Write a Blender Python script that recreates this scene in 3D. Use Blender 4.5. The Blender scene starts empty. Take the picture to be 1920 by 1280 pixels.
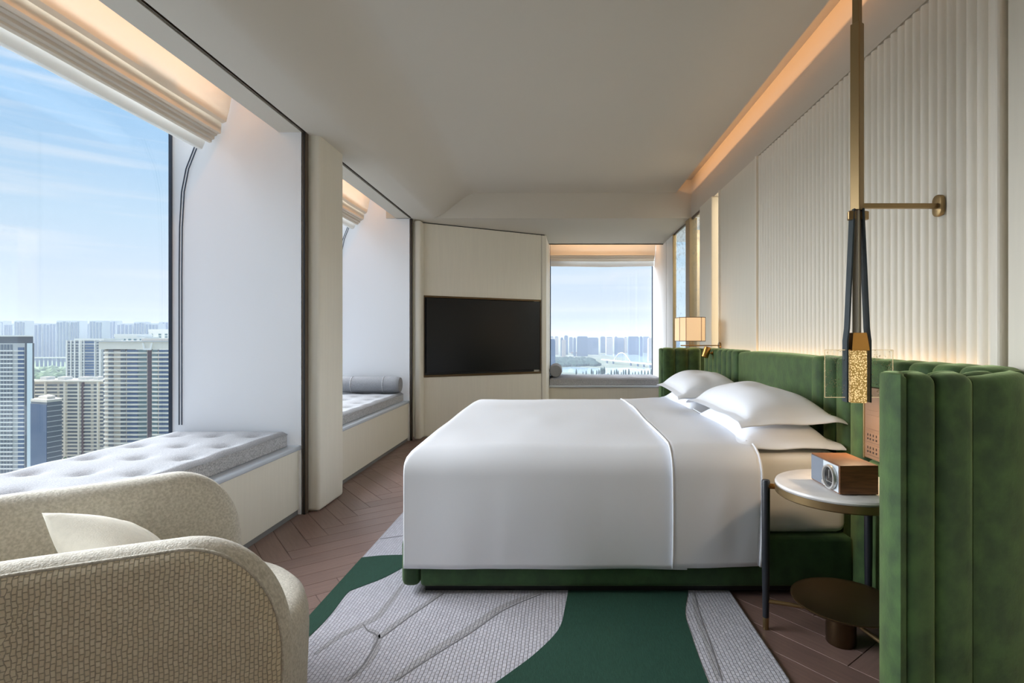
import bpy, bmesh, math, random
from mathutils import Vector, Matrix, noise
R = math.radians
PI = math.pi
random.seed(7)
C = bpy.context.scene.collection
SC = bpy.context.scene

# ------------------------------------------------------------------ camera, sky, sun, exposure
cam = bpy.data.cameras.new('camera')
cam.sensor_width = 36.0
cam.lens = 1000.0 / 1920.0 * 36.0
cam.shift_x = -90.0 / 1920.0
cam.shift_y = -6.0 / 1920.0
cam.clip_start = 0.02
cam.clip_end = 20000
camo = bpy.data.objects.new('camera', cam)
camo.location = (0, 0, 1.18)
camo.rotation_euler = (R(90), 0, 0)
C.objects.link(camo)
SC.camera = camo
SC.view_settings.view_transform = 'Standard'
SC.view_settings.look = 'None'
SC.view_settings.exposure = 0.72
SC.view_settings.gamma = 1.0
SC.view_settings.use_curve_mapping = False
try:
    SC.cycles.max_bounces = 10
    SC.cycles.diffuse_bounces = 6
    SC.cycles.volume_bounces = 0
    SC.cycles.transparent_max_bounces = 16
    SC.cycles.sample_clamp_indirect = 6.0
    SC.cycles.caustics_reflective = False
    SC.cycles.caustics_refractive = False
except Exception:
    pass

SKY_STRENGTH = 0.67
SUN_STRENGTH = 8.0
wd = bpy.data.worlds.new('sky')
SC.world = wd
wd.use_nodes = True
wn, wl = wd.node_tree.nodes, wd.node_tree.links
wn.clear()
wo = wn.new('ShaderNodeOutputWorld')
bg = wn.new('ShaderNodeBackground')
tc = wn.new('ShaderNodeTexCoord')
sx = wn.new('ShaderNodeSeparateXYZ')
wl.new(tc.outputs['Generated'], sx.inputs[0])
rampn = wn.new('ShaderNodeValToRGB')
rampn.color_ramp.elements[0].position = 0.0
rampn.color_ramp.elements[0].color = (0.60, 0.70, 0.82, 1)
rampn.color_ramp.elements[1].position = 1.0
rampn.color_ramp.elements[1].color = (0.22, 0.42, 0.74, 1)
for p, c in ((0.07, (0.64, 0.75, 0.88, 1)), (0.17, (0.54, 0.72, 0.89, 1)), (0.32, (0.34, 0.58, 0.86, 1))):
    e = rampn.color_ramp.elements.new(p)
    e.color = c
wl.new(sx.outputs['Z'], rampn.inputs[0])
mp = wn.new('ShaderNodeMapping')
mp.inputs['Rotation'].default_value = (R(5), R(-7), R(20))
mp.inputs['Scale'].default_value = (0.6, 1.0, 19.0)
wl.new(tc.outputs['Generated'], mp.inputs[0])
nz = wn.new('ShaderNodeTexNoise')
nz.inputs['Scale'].default_value = 1.7
nz.inputs['Detail'].default_value = 9
nz.inputs['Roughness'].default_value = 0.55
wl.new(mp.outputs[0], nz.inputs['Vector'])
cr = wn.new('ShaderNodeValToRGB')
cr.color_ramp.elements[0].position = 0.49
cr.color_ramp.elements[0].color = (0, 0, 0, 1)
cr.color_ramp.elements[1].position = 0.70
cr.color_ramp.elements[1].color = (0.75, 0.75, 0.75, 1)
wl.new(nz.outputs['Fac'], cr.inputs[0])
mx = wn.new('ShaderNodeMixRGB')
wl.new(cr.outputs[0], mx.inputs[0])
wl.new(rampn.outputs[0], mx.inputs[1])
mx.inputs[2].default_value = (0.80, 0.86, 0.92, 1)
wl.new(mx.outputs[0], bg.inputs[0])
bg.inputs[1].default_value = SKY_STRENGTH
wl.new(bg.outputs[0], wo.inputs[0])

sun = bpy.data.lights.new('sun', 'SUN')
sun.energy = SUN_STRENGTH
sun.angle = R(70)                      # hazy sun, widened to stand in for sky light brightening the room
sun.color = (0.90, 0.95, 1.0)
suno = bpy.data.objects.new('sun', sun)
suno.rotation_euler = Vector((0.82, -0.30, -0.54)).to_track_quat('-Z', 'Y').to_euler()
C.objects.link(suno)


def area(name, loc, direction, along, length, width, energy, color, portal=False, spread=None):
    """rectangular light: its long side runs along the given world direction"""
    l = bpy.data.lights.new(name, 'AREA')
    l.shape = 'RECTANGLE'
    l.size, l.size_y = length, width
    l.energy = energy
    l.color = color
    if spread:
        l.spread = R(spread)
    if portal:
        l.cycles.is_portal = True
    z = -Vector(direction).normalized()
    x = Vector(along)
    x = (x - z * x.dot(z)).normalized()
    y = z.cross(x)
    o = bpy.data.objects.new(name, l)
    o.matrix_world = Matrix(((x.x, y.x, z.x, loc[0]), (x.y, y.y, z.y, loc[1]), (x.z, y.z, z.z, loc[2]), (0, 0, 0, 1)))
    C.objects.link(o)
    return o


area('portal', (-2.64, 1.8, 1.8), (1, 0, 0), (0, 1, 0), 3.6, 2.7, 1, (1, 1, 1), True)
area('portal', (-2.64, 5.1, 1.8), (1, 0, 0), (0, 1, 0), 2.2, 2.7, 1, (1, 1, 1), True)
area('portal', (0.7, 8.73, 1.7), (0, -1, 0), (1, 0, 0), 1.9, 2.4, 1, (1, 1, 1), True)


# ------------------------------------------------------------------ materials
def srgb(r, g, b):
    f = lambda c: (c / 255 / 12.92) if c <= 10 else ((c / 255 + 0.055) / 1.055) ** 2.4
    return (f(r), f(g), f(b), 1)


def mat(name, col, rough=0.6, metal=0.0, var=0.0, vscale=8.0, bump=0.0, bscale=60.0, sheen=0.0, spec=None,
        stretch=(1, 1, 1), coords='Object', detail=4.0, col2=None, rand=0.0):
    m = bpy.data.materials.new(name)
    m.use_nodes = True
    n, l = m.node_tree.nodes, m.node_tree.links
    b = n['Principled BSDF']
    b.inputs['Base Color'].default_value = col
    b.inputs['Roughness'].default_value = rough
    b.inputs['Metallic'].default_value = metal
    if spec is not None:
        b.inputs['Specular IOR Level'].default_value = spec
    if sheen:
        b.inputs['Sheen Weight'].default_value = sheen
        b.inputs['Sheen Roughness'].default_value = 0.35
    t = n.new('ShaderNodeTexCoord')
    mpn = n.new('ShaderNodeMapping')
    mpn.inputs['Scale'].default_value = stretch
    l.new(t.outputs[coords], mpn.inputs[0])
    last = None
    if var or col2:
        nt = n.new('ShaderNodeTexNoise')
        nt.inputs['Scale'].default_value = vscale
        nt.inputs['Detail'].default_value = detail
        l.new(mpn.outputs[0], nt.inputs['Vector'])
        rp = n.new('ShaderNodeValToRGB')
        rp.color_ramp.elements[0].position = 0.35
        rp.color_ramp.elements[1].position = 0.65
        c2 = col2 or tuple(min(1, c * (1 + var)) for c in col[:3]) + (1,)
        c1 = col if col2 else tuple(c * (1 - var) for c in col[:3]) + (1,)
        rp.color_ramp.elements[0].color = c1
        rp.color_ramp.elements[1].color = c2
        l.new(nt.outputs['Fac'], rp.inputs[0])
        last = rp.outputs[0]
    if rand:
        oi = n.new('ShaderNodeObjectInfo')
        mr = n.new('ShaderNodeMapRange')
        mr.inputs['To Min'].default_value = 1 - rand
        mr.inputs['To Max'].default_value = 1 + rand
        l.new(oi.outputs['Random'], mr.inputs[0])
        hs = n.new('ShaderNodeHueSaturation')
        l.new(mr.outputs[0], hs.inputs['Value'])
        if last:
            l.new(last, hs.inputs['Color'])
        else:
            hs.inputs['Color'].default_value = col
        last = hs.outputs[0]
    if last:
        l.new(last, b.inputs['Base Color'])
    if bump:
        nb = n.new('ShaderNodeTexNoise')
        nb.inputs['Scale'].default_value = bscale
        nb.inputs['Detail'].default_value = 3
        l.new(mpn.outputs[0], nb.inputs['Vector'])
        bp = n.new('ShaderNodeBump')
        bp.inputs['Strength'].default_value = bump
        bp.inputs['Distance'].default_value = 0.01
        l.new(nb.outputs['Fac'], bp.inputs['Height'])
        l.new(bp.outputs[0], b.inputs['Normal'])
    return m


def emit(name, col, strength):
    m = bpy.data.materials.new(name)
    m.use_nodes = True
    n, l = m.node_tree.nodes, m.node_tree.links
    n.clear()
    o = n.new('ShaderNodeOutputMaterial')
    e = n.new('ShaderNodeEmission')
    e.inputs[0].default_value = col
    e.inputs[1].default_value = strength
    l.new(e.outputs[0], o.inputs[0])
    return m


def glass(name, tint=(1, 1, 1, 1), gloss=0.06, rough=0.0):
    m = bpy.data.materials.new(name)
    m.use_nodes = True
    n, l = m.node_tree.nodes, m.node_tree.links
    n.clear()
    o = n.new('ShaderNodeOutputMaterial')
    t = n.new('ShaderNodeBsdfTransparent')
    t.inputs[0].default_value = tint
    g = n.new('ShaderNodeBsdfGlossy')
    g.inputs['Roughness'].default_value = rough
    mxs = n.new('ShaderNodeMixShader')
    mxs.inputs[0].default_value = gloss * 0.5
    l.new(t.outputs[0], mxs.inputs[1])
    l.new(g.outputs[0], mxs.inputs[2])
    l.new(mxs.outputs[0], o.inputs[0])
    return m


def fabric_translucent(name, col, amount=0.45):
    m = bpy.data.materials.new(name)
    m.use_nodes = True
    n, l = m.node_tree.nodes, m.node_tree.links
    n.clear()
    o = n.new('ShaderNodeOutputMaterial')
    d = n.new('ShaderNodeBsdfDiffuse')
    d.inputs[0].default_value = col
    t = n.new('ShaderNodeBsdfTranslucent')
    t.inputs[0].default_value = col
    mxs = n.new('ShaderNodeMixShader')
    mxs.inputs[0].default_value = amount
    l.new(d.outputs[0], mxs.inputs[1])
    l.new(t.outputs[0], mxs.inputs[2])
    l.new(mxs.outputs[0], o.inputs[0])
    return m


M = {}
M['plaster'] = mat('plaster', srgb(205, 198, 184), 0.85)
M['ceiling'] = mat('ceiling_paint', srgb(205, 198, 184), 0.85)
M['jamb'] = mat('white_board', srgb(238, 238, 239), 0.55)
M['cream'] = mat('cream_lacquered_veneer', srgb(226, 220, 204), 0.5, var=0.016, vscale=5, stretch=(9, 9, 0.5), coords='Object', detail=6)
M['flute'] = mat('ivory_fluted_wood', srgb(236, 229, 214), 0.5, var=0.02, vscale=6, stretch=(10, 10, 1))
M['floor'] = mat('floor_base', srgb(82, 62, 56), 0.5)
M['plank'] = mat('brown_oak', srgb(122, 97, 88), 0.42, var=0.10, vscale=3.0, stretch=(2.0, 26, 2), bump=0.05, bscale=30, rand=0.12, detail=6)
M['dark_metal'] = mat('dark_bronze_trim', srgb(92, 78, 64), 0.4, metal=0.5)
M['black'] = mat('matte_black', srgb(20, 20, 22), 0.5)
M['shadow_gap'] = mat('grey_skirting', srgb(132, 132, 130), 0.45, metal=0.4)
M['blue_trim'] = mat('pale_anodised_trim', srgb(205, 214, 224), 0.35, metal=0.3)
M['bronze'] = mat('brushed_bronze', srgb(158, 134, 96), 0.36, metal=0.9, bump=0.02, bscale=200)
M['gold'] = mat('polished_brass', srgb(190, 138, 72), 0.25, metal=1.0)
M['dark_bronze'] = mat('dark_bronze', srgb(96, 78, 56), 0.33, metal=0.9)
M['black_leg'] = mat('black_powder_coat', srgb(34, 36, 42), 0.4)
M['linen'] = mat('white_cotton', srgb(238, 240, 245), 0.75, bump=0.12, bscale=5.5)
M['sheet'] = mat('white_fitted_sheet', srgb(232, 230, 228), 0.8, bump=0.04, bscale=10)
M['grey_cushion'] = mat('grey_melange_wool', srgb(132, 133, 136), 0.9, var=0.0, col2=srgb(160, 161, 164), vscale=240, bump=0.25, bscale=160, detail=6)
M['grey_side'] = mat('grey_tweed_side', srgb(150, 150, 152), 0.9, col2=srgb(200, 200, 202), vscale=120, bump=0.25, bscale=180, detail=6)
M['screen'] = mat('black_screen_glass', srgb(9, 10, 13), 0.28, spec=0.35)
M['marble'] = mat('white_marble', srgb(236, 232, 228), 0.3, col2=srgb(206, 202, 200), vscale=5, detail=9)
M['walnut'] = mat('walnut_veneer', srgb(98, 62, 38), 0.4, col2=srgb(128, 84, 52), vscale=4, stretch=(3, 3, 26), detail=7)
M['radio_cloth'] = mat('blue_grey_grille_cloth', srgb(120, 128, 140), 0.8, bump=0.3, bscale=600)
M['radio_plate'] = mat('pale_radio_plate', srgb(206, 214, 220), 0.4)
M['dial_glass'] = mat('dark_dial_glass', srgb(30, 32, 36), 0.12)
M['silver'] = mat('satin_silver', srgb(206, 206, 204), 0.3, metal=0.7)
M['leather'] = mat('dark_teal_leather', srgb(44, 56, 62), 0.5, bump=0.08, bscale=250)
M['outlet'] = mat('bronze_socket_panel', srgb(150, 118, 94), 0.4, metal=0.3)
M['boucle'] = mat('cream_boucle', srgb(196, 190, 176), 0.95, col2=srgb(224, 218, 205), vscale=130, bump=0.35, bscale=220, detail=5, sheen=0.2)
M['chair_pillow'] = mat('cream_linen_cushion', srgb(226, 220, 205), 0.9, var=0.03, vscale=60, bump=0.15, bscale=260)
M['bath_panel'] = mat('brown_bathroom_panel', srgb(168, 144, 108), 0.5, var=0.04, vscale=4)
M['window_frame'] = mat('blue_grey_window_frame', srgb(66, 78, 94), 0.4, metal=0.5)
M['window_glass'] = glass('window_glass')
M['blind'] = fabric_translucent('ivory_roman_blind', srgb(242, 236, 226), 0.48)
M['blind_sheer'] = fabric_translucent('white_sheer', srgb(240, 240, 238), 0.5)
M['led_warm'] = emit('warm_led', (1.0, 0.62, 0.30, 1), 5.0)
M['led_soft'] = emit('soft_warm_led', (1.0, 0.84, 0.62, 1), 1.6)
M['plug_hole'] = mat('socket_hole', srgb(52, 40, 34), 0.6)


def velvet(name, dark, light):
    m = mat(name, dark, 0.75, col2=light, vscale=17, bump=0.08, bscale=90, sheen=0.75, stretch=(1, 1, 0.8), detail=8)
    b = m.node_tree.nodes['Principled BSDF']
    b.inputs['Sheen Roughness'].default_value = 0.5
    b.inputs['Sheen Tint'].default_value = srgb(200, 222, 160)
    return m


M['velvet'] = velvet('green_velvet', srgb(34, 60, 28), srgb(60, 90, 42))
M['velvet_base'] = velvet('dark_green_velvet', srgb(30, 58, 30), srgb(44, 76, 40))
M['velvet_base'].node_tree.nodes['Principled BSDF'].inputs['Sheen Weight'].default_value = 0.3


def ribbed(name, col, col2, axis_scale, strength, dist=0.004, coord='UV', wobble=2.0):
    """woven rib cloth: ridges across one axis broken into short stitches"""
    m = bpy.data.materials.new(name)
    m.use_nodes = True
    n, l = m.node_tree.nodes, m.node_tree.links
    b = n['Principled BSDF']
    b.inputs['Roughness'].default_value = 0.95
    t = n.new('ShaderNodeTexCoord')
    br = n.new('ShaderNodeTexBrick')
    mpn = n.new('ShaderNodeMapping')
    mpn.inputs['Scale'].default_value = axis_scale
    mpn.inputs['Rotation'].default_value = (0, 0, R(90))
    nz_ = n.new('ShaderNodeTexNoise')
    nz_.inputs['Scale'].default_value = 26
    mixv = n.new('ShaderNodeMixRGB')
    mixv.blend_type = 'ADD'
    mixv.inputs[0].default_value = 0.004 * wobble
    l.new(t.outputs[coord], nz_.inputs['Vector'])
    l.new(t.outputs[coord], mixv.inputs[1])
    l.new(nz_.outputs['Color'], mixv.inputs[2])
    l.new(mixv.outputs[0], mpn.inputs[0])
    l.new(mpn.outputs[0], br.inputs['Vector'])
    br.inputs['Scale'].default_value = 1.0
    br.inputs['Brick Width'].default_value = 1.5
    br.inputs['Row Height'].default_value = 1.0
    br.inputs['Mortar Size'].default_value = 0.16
    br.inputs['Mortar Smooth'].default_value = 1.0
    br.inputs['Color1'].default_value = col
    br.inputs['Color2'].default_value = col2
    br.inputs['Mortar'].default_value = tuple(c * 0.72 for c in col[:3]) + (1,)
    l.new(br.outputs['Color'], b.inputs['Base Color'])
    bp = n.new('ShaderNodeBump')
    bp.invert = True
    bp.inputs['Strength'].default_value = strength
    bp.inputs['Distance'].default_value = dist
    l.new(br.outputs['Fac'], bp.inputs['Height'])
    l.new(bp.outputs[0], b.inputs['Normal'])
    return m


M['chair_rib'] = ribbed('cream_ribbed_weave', srgb(230, 216, 190), srgb(240, 228, 204), (112, 112, 1), 0.7)
M['rug_grey'] = ribbed('grey_lilac_ribbed_wool', srgb(178, 176, 184), srgb(190, 188, 196), (70, 70, 1), 0.7, coord='Object')
M['rug_line'] = ribbed('grey_carved_wool', srgb(156, 154, 157), srgb(164, 162, 165), (70, 70, 1), 0.6, coord='Object')
M['rug_dark'] = mat('dark_carved_line', srgb(112, 110, 113), 0.95)
M['rug_green'] = mat('deep_green_wool', srgb(22, 60, 46), 0.95, col2=srgb(34, 76, 60), vscale=14, stretch=(60, 2.5, 1), bump=0.5, bscale=40, detail=6)


# ------------------------------------------------------------------ mesh helpers
def bm_new():
    return bmesh.new()


def bx(bm, x0, x1, y0, y1, z0, z1):
    vs = [bm.verts.new((x, y, z)) for z in (z0, z1) for y in (y0, y1) for x in (x0, x1)]
    for f in ((0, 2, 3, 1), (4, 5, 7, 6), (0, 1, 5, 4), (2, 6, 7, 3), (0, 4, 6, 2), (1, 3, 7, 5)):
        bm.faces.new([vs[i] for i in f])
    return vs


def bev(bm, w, seg=2, edges=None):
    bmesh.ops.bevel(bm, geom=edges or bm.edges[:], offset=w, segments=seg, affect='EDGES', profile=0.5)


def box(x0, x1, y0, y1, z0, z1, b=0.0, seg=2):
    bm = bm_new()
    bx(bm, x0, x1, y0, y1, z0, z1)
    if b:
        bev(bm, b, seg)
    return bm


def prism(poly, z0, z1, b=0.0, seg=2):
    bm = bm_new()
    lo = [bm.verts.new((x, y, z0)) for x, y in poly]
    hi = [bm.verts.new((x, y, z1)) for x, y in poly]
    n = len(poly)
    bm.faces.new(lo[::-1])
    top = bm.faces.new(hi)
    for i in range(n):
        bm.faces.new((lo[i], lo[(i + 1) % n], hi[(i + 1) % n], hi[i]))
    bmesh.ops.recalc_face_normals(bm, faces=bm.faces[:])
    if b:
        bev(bm, b, seg, [e for e in top.edges])
    return bm


def tube(bm, pts, r, n=10, cap=True):
    pts = [Vector(p) for p in pts]
    rings = []
    prev = None
    for i, p in enumerate(pts):
        t = (pts[min(i + 1, len(pts) - 1)] - pts[max(i - 1, 0)]).normalized()
        if prev is None:
            a = Vector((0, 0, 1)) if abs(t.z) < 0.9 else Vector((1, 0, 0))
            u = t.cross(a).normalized()
        else:
            u = (prev - t * prev.dot(t)).normalized()
        prev = u
        v = t.cross(u)
        rr = r[i] if isinstance(r, (list, tuple)) else r
        rings.append([bm.verts.new(p + (u * math.cos(2 * PI * k / n) + v * math.sin(2 * PI * k / n)) * rr) for k in range(n)])
    for a, b in zip(rings, rings[1:]):
        for k in range(n):
            bm.faces.new((a[k], a[(k + 1) % n], b[(k + 1) % n], b[k]))
    if cap:
        bm.faces.new(rings[0][::-1])
        bm.faces.new(rings[-1])


def lathe(prof, cx, cy, n=40):
    bm = bm_new()
    rings = []
    for r, z in prof:
        if r < 1e-6:
            rings.append([bm.verts.new((cx, cy, z))])
        else:
            rings.append([bm.verts.new((cx + r * math.cos(2 * PI * k / n), cy + r * math.sin(2 * PI * k / n), z)) for k in range(n)])
    for a, b in zip(rings, rings[1:]):
        for k in range(n):
            k2 = (k + 1) % n
            if len(a) == 1 and len(b) == 1:
                continue
            if len(a) == 1:
                bm.faces.new((a[0], b[k2], b[k]))
            elif len(b) == 1:
                bm.faces.new((a[k], a[k2], b[0]))
            else:
                bm.faces.new((a[k], a[k2], b[k2], b[k]))
    bmesh.ops.recalc_face_normals(bm, faces=bm.faces[:])
    return bm


def grid(fn, nu, nv, uv=None):
    """surface from fn(u, v), u and v in 0..1"""
    bm = bm_new()
    vs = [[bm.verts.new(fn(i / nu, j / nv)) for j in range(nv + 1)] for i in range(nu + 1)]
    lay = bm.loops.layers.uv.new('UVMap') if uv else None
    for i in range(nu):
        for j in range(nv):
            f = bm.faces.new((vs[i][j], vs[i + 1][j], vs[i + 1][j + 1], vs[i][j + 1]))
            if uv:
                for lp, (a, b) in zip(f.loops, ((i, j), (i + 1, j), (i + 1, j + 1), (i, j + 1))):
                    lp[lay].uv = uv(a / nu, b / nv)
    return bm


def root_of(o):
    while o.parent:
        o = o.parent
    return o


def obj(name, bm, m, parent=None, smooth=False, auto=None):
    me = bpy.data.meshes.new(name)
    if parent is not None:
        off = root_of(parent).location
        if off.length > 0:
            bmesh.ops.translate(bm, verts=bm.verts[:], vec=-off)
    bm.to_mesh(me)
    bm.free()
    for mm in (m if isinstance(m, (list, tuple)) else [m]):
        me.materials.append(mm)
    if smooth:
        for p in me.polygons:
            p.use_smooth = True
        if auto:
            try:
                me.set_sharp_from_angle(angle=R(auto))
            except Exception:
                pass
    o = bpy.data.objects.new(name, me)
    C.objects.link(o)
    if parent is not None:
        o.parent = parent
    return o


def tag(o, label, cat, group=None):
    o['label'] = label
    o['category'] = cat
    if group:
        o['group'] = group
    return o


def thing(name, label, cat, loc=(0, 0, 0), group=None):
    o = bpy.data.objects.new(name, None)
    o.empty_display_size = 0.1
    o.location = loc
    C.objects.link(o)
    bpy.context.view_layer.update()
    return tag(o, label, cat, group)


def struct(name, bm, m, parent=None, smooth=False, label=None):
    o = obj(name, bm, m, parent, smooth, 30 if smooth else None)
    if parent is None:
        o['kind'] = 'structure'
        o['category'] = name.split('_')[0]
        if label:
            o['label'] = label
    return o


def copy_tree(o, parent=None):
    c = o.copy()
    C.objects.link(c)
    if parent is not None:
        c.parent = parent
    for ch in list(o.children):
        copy_tree(ch, c)
    return c


# ------------------------------------------------------------------ room shell
XW = 1.51          # wall behind the bed
ZS = 2.56          # lower soffit
ZC = 2.853         # main ceiling
XB = -1.75         # front of the window seats
XG = -2.58         # glass plane of the side windows
YB, YBG = 7.80, 8.67   # opening and glass of the end window

fl = struct('floor', box(-2.7, 3.2, -1.6, 8.8, -0.20, -0.004), M['floor'], label='brown herringbone parquet floor of the room')
# herringbone planks where the floor shows
W_, L_ = 0.125, 0.625
plank_mesh = None
cnt = 0
ca, sa = math.cos(R(38)), math.sin(R(38))


def shows(x, y):
    if -1.80 < x < -0.95 and 1.6 < y < 6.6:
        return True
    if -1.45 < x < -0.7 and 6.0 <= y < 6.9:
        return False
    return 0.68 < x < 1.5 and 1.62 < y < 2.62


for k in range(-80, 80):
    for mrow in range(-14, 15):
        for kind in (0, 1):
            ox, oy = k * W_ - mrow * L_, k * W_ + mrow * L_
            if kind == 0:
                cx, cy, rot = ox + L_ / 2, oy + W_ / 2, 0
            else:
                cx, cy, rot = ox + W_ / 2, oy + W_ + L_ / 2, PI / 2
            wx, wy = cx * ca - cy * sa, cx * sa + cy * ca
            dx, dy = math.cos(rot + R(38)) * L_ * 0.4, math.sin(rot + R(38)) * L_ * 0.4
            if not any(shows(wx + s * dx, wy + s * dy) for s in (-1, 0, 1)):
                continue
            if plank_mesh is None:
                bm = box(-L_ / 2 + 0.0008, L_ / 2 - 0.0008, -W_ / 2 + 0.0008, W_ / 2 - 0.0008, -0.0035, 0, 0.0015, 1)
                p = obj('plank', bm, M['plank'], fl)
                plank_mesh = p.data
            else:
                p = bpy.data.objects.new('plank', plank_mesh)
                C.objects.link(p)
                p.parent = fl
            p.location = (wx, wy, 0)
            p.rotation_euler = (0, 0, rot + R(38))
            cnt += 1

# ceiling: flat lower soffit along the windows, a soft S up to the main ceiling, slot edge over the bed
prof = [(-1.70, ZS), (-1.46, ZS)]
for i in range(1, 17):
    t = i / 16
    x = -1.46 + 0.52 * t
    s = t * t * (3 - 2 * t)
    prof.append((x, ZS + (ZC - ZS) * (0.72 * s + 0.28 * math.sin(t * PI / 2) ** 1.2)))
prof += [(1.335, ZC)]


def ceil_bm():
    bm = bm_new()
    ys = (-1.5, 6.13)
    for a, b in zip(prof, prof[1:]):
        bm.faces.new([bm.verts.new(p) for p in ((a[0], ys[0], a[1]), (a[0], ys[1], a[1]), (b[0], ys[1], b[1]), (b[0], ys[0], b[1]))])
    bx(bm, 1.0, 1.335, -1.5, 6.13, ZC + 0.003, ZC + 0.03)
    bmesh.ops.remove_doubles(bm, verts=bm.verts[:], dist=0.0005)
    return bm


ce = struct('ceiling', ceil_bm(), M['ceiling'], smooth=True, label='warm white ceiling with a coved left edge')
struct('ceiling_slab', box(-2.75, 3.2, -1.6, 8.8, 3.10, 3.30), M['plaster'])['kind'] = 'structure'
struct('ceiling_cove', box(0.95, XW, -1.5, 6.13, 3.0, 3.08), M['ceiling'])
# the beam across the far end and the soffit beyond it
struct('trim_1', box(-2.0, XW, 6.13, YB, ZS, 3.08), M['ceiling'], label='dropped beam across the far end of the ceiling')
struct('trim_2', box(-1.71, XW, YB, YBG + 0.05, 2.80, 3.08), M['ceiling'], label='ceiling of the end window bay')
# wall behind the bed, above and behind the panels
wr = struct('wall_right', box(XW + 0.012, XW + 0.12, -1.5, 5.02, 0, 3.09), M['plaster'], label='wall behind the bed')
struct('trim_3', box(XW, XW + 0.12, -1.5, 6.13, 2.572, 3.09), M['ceiling'], label='plaster band above the bed wall panels')
struct('wall_rear', box(-2.7, XW + 0.1, -1.6, -1.5, 0, 3.1), M['plaster'], label='wall behind the camera')
# flutes
FL0, FL1, NF = 1.84, 4.06, 44
pitch = (FL1 - FL0) / NF
bm = bm_new()
npf = 8
vs0, vs1 = [], []
for i in range(npf + 1):
    t = i / npf
    y = -pitch / 2 + 0.0012 + (pitch - 0.0024) * t
    x = -0.019 * math.sin(PI * t) ** 0.7
    vs0.append(bm.verts.new((x, y, 0)))
    vs1.append(bm.verts.new((x, y, 1.66)))
for i in range(npf):
    bm.faces.new((vs0[i], vs0[i + 1], vs1[i + 1], vs1[i]))
bm.faces.new(vs1)
bm.faces.new(vs0[::-1])
bm.faces.new((vs0[0], vs1[0], vs1[-1], vs0[-1]))
bmesh.ops.recalc_face_normals(bm, faces=bm.faces[:])
f0 = obj('flute', bm, M['flute'], wr, True, 50)
f0.location = (XW + 0.012, FL0 + pitch / 2, 0.90)
for i in range(1, NF):
    f = f0.copy()
    C.objects.link(f)
    f.location = (XW + 0.012, FL0 + pitch * (i + 0.5), 0.90)
obj('edge_strip', box(XW - 0.018, XW + 0.02, 4.06, 4.085, 0.0, 2.57, 0.003), M['flute'], wr)
obj('wall_panel', box(XW - 0.006, XW + 0.02, 4.085, 5.005, 0.0, 2.57, 0.003), M['cream'], wr)
obj('edge_strip', box(XW - 0.018, XW + 0.06, 5.005, 5.03, 0.0, 2.57, 0.003), M['cream'], wr)
obj('edge_strip', box(XW - 0.035, XW + 0.02, 1.795, 1.84, 0.0, 2.57, 0.012, 3), M['flute'], wr)
obj('wall_panel', box(XW - 0.012, XW + 0.02, 0.2, 1.785, 0.0, 2.57, 0.004), M['cream'], wr)
# light slot and pilaster past the bed
struct('trim_4', box(XW + 0.10, XW + 0.16, 5.02, 5.25, 0, 2.57), M['plaster'], label='back of the glowing slot beside the bed wall')
pil = struct('trim_5', box(XW - 0.03, XW + 0.16, 5.22, 5.66, 0, 2.57, 0.01, 3), M['cream'], label='cream pilaster between glowing slot and bathroom glass')

# bathroom behind the glass
struct('wall_bathroom', box(3.0, 3.1, 5.5, 8.8, 0, 3.1), M['jamb'], label='far wall of the bathroom')
struct('trim_6', box(XW + 0.16, 3.0, 5.45, 5.55, 0, 3.1), M['jamb'], label='near wall of the bathroom')
struct('trim_7', box(XW + 0.09, 3.0, 5.5, 8.7, 2.75, 2.80), M['jamb'], label='bathroom ceiling')
struct('trim_8', box(1.83, 2.30, 7.38, 7.46, 0, 2.68), M['bath_panel'], label='tan panel standing inside the bathroom')
struct('trim_9', box(XW + 0.02, 3.0, YBG, YBG + 0.08, 0, 0.75), M['jamb'], label='sill wall of the bathroom window')
struct('trim_10', box(XW - 0.03, XW + 0.06, 6.10, 6.29, 0, ZS, 0.006), M['bath_panel'], label='tan mullion in the bathroom glass partition')


def bubble_glass():
    m = glass('rain_glass', (0.93, 0.97, 0.97, 1), 0.10, 0.02)
    n, l = m.node_tree.nodes, m.node_tree.links
    out = n['Material Output']
    base = out.inputs[0].links[0].from_socket
    t = n.new('ShaderNodeTexCoord')
    v = n.new('ShaderNodeTexNoise')
    v.inputs['Scale'].default_value = 26
    v.inputs['Detail'].default_value = 3
    l.new(t.outputs['Object'], v.inputs['Vector'])
    s = n.new('ShaderNodeSeparateXYZ')
    l.new(t.outputs['Object'], s.inputs[0])
    mr = n.new('ShaderNodeMapRange')
    mr.inputs['From Min'].default_value = 1.9
    mr.inputs['From Max'].default_value = 2.25
    mr.inputs['To Min'].default_value = 0.66
    mr.inputs['To Max'].default_value = 0.58
    l.new(s.outputs['Z'], mr.inputs[0])
    gt = n.new('ShaderNodeMath')
    gt.operation = 'GREATER_THAN'
    l.new(v.outputs['Fac'], gt.inputs[0])
    l.new(mr.outputs[0], gt.inputs[1])
    mu = n.new('ShaderNodeMath')
    mu.operation = 'MULTIPLY'
    mu.inputs[1].default_value = 0.3
    l.new(gt.outputs[0], mu.inputs[0])
    d = n.new('ShaderNodeBsdfDiffuse')
    d.inputs[0].default_value = (0.55, 0.6, 0.62, 1)
    mxs = n.new('ShaderNodeMixShader')
    l.new(mu.outputs[0], mxs.inputs[0])
    l.new(base, mxs.inputs[1])
    l.new(d.outputs[0], mxs.inputs[2])
    l.new(mxs.outputs[0], out.inputs[0])
    return m


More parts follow.
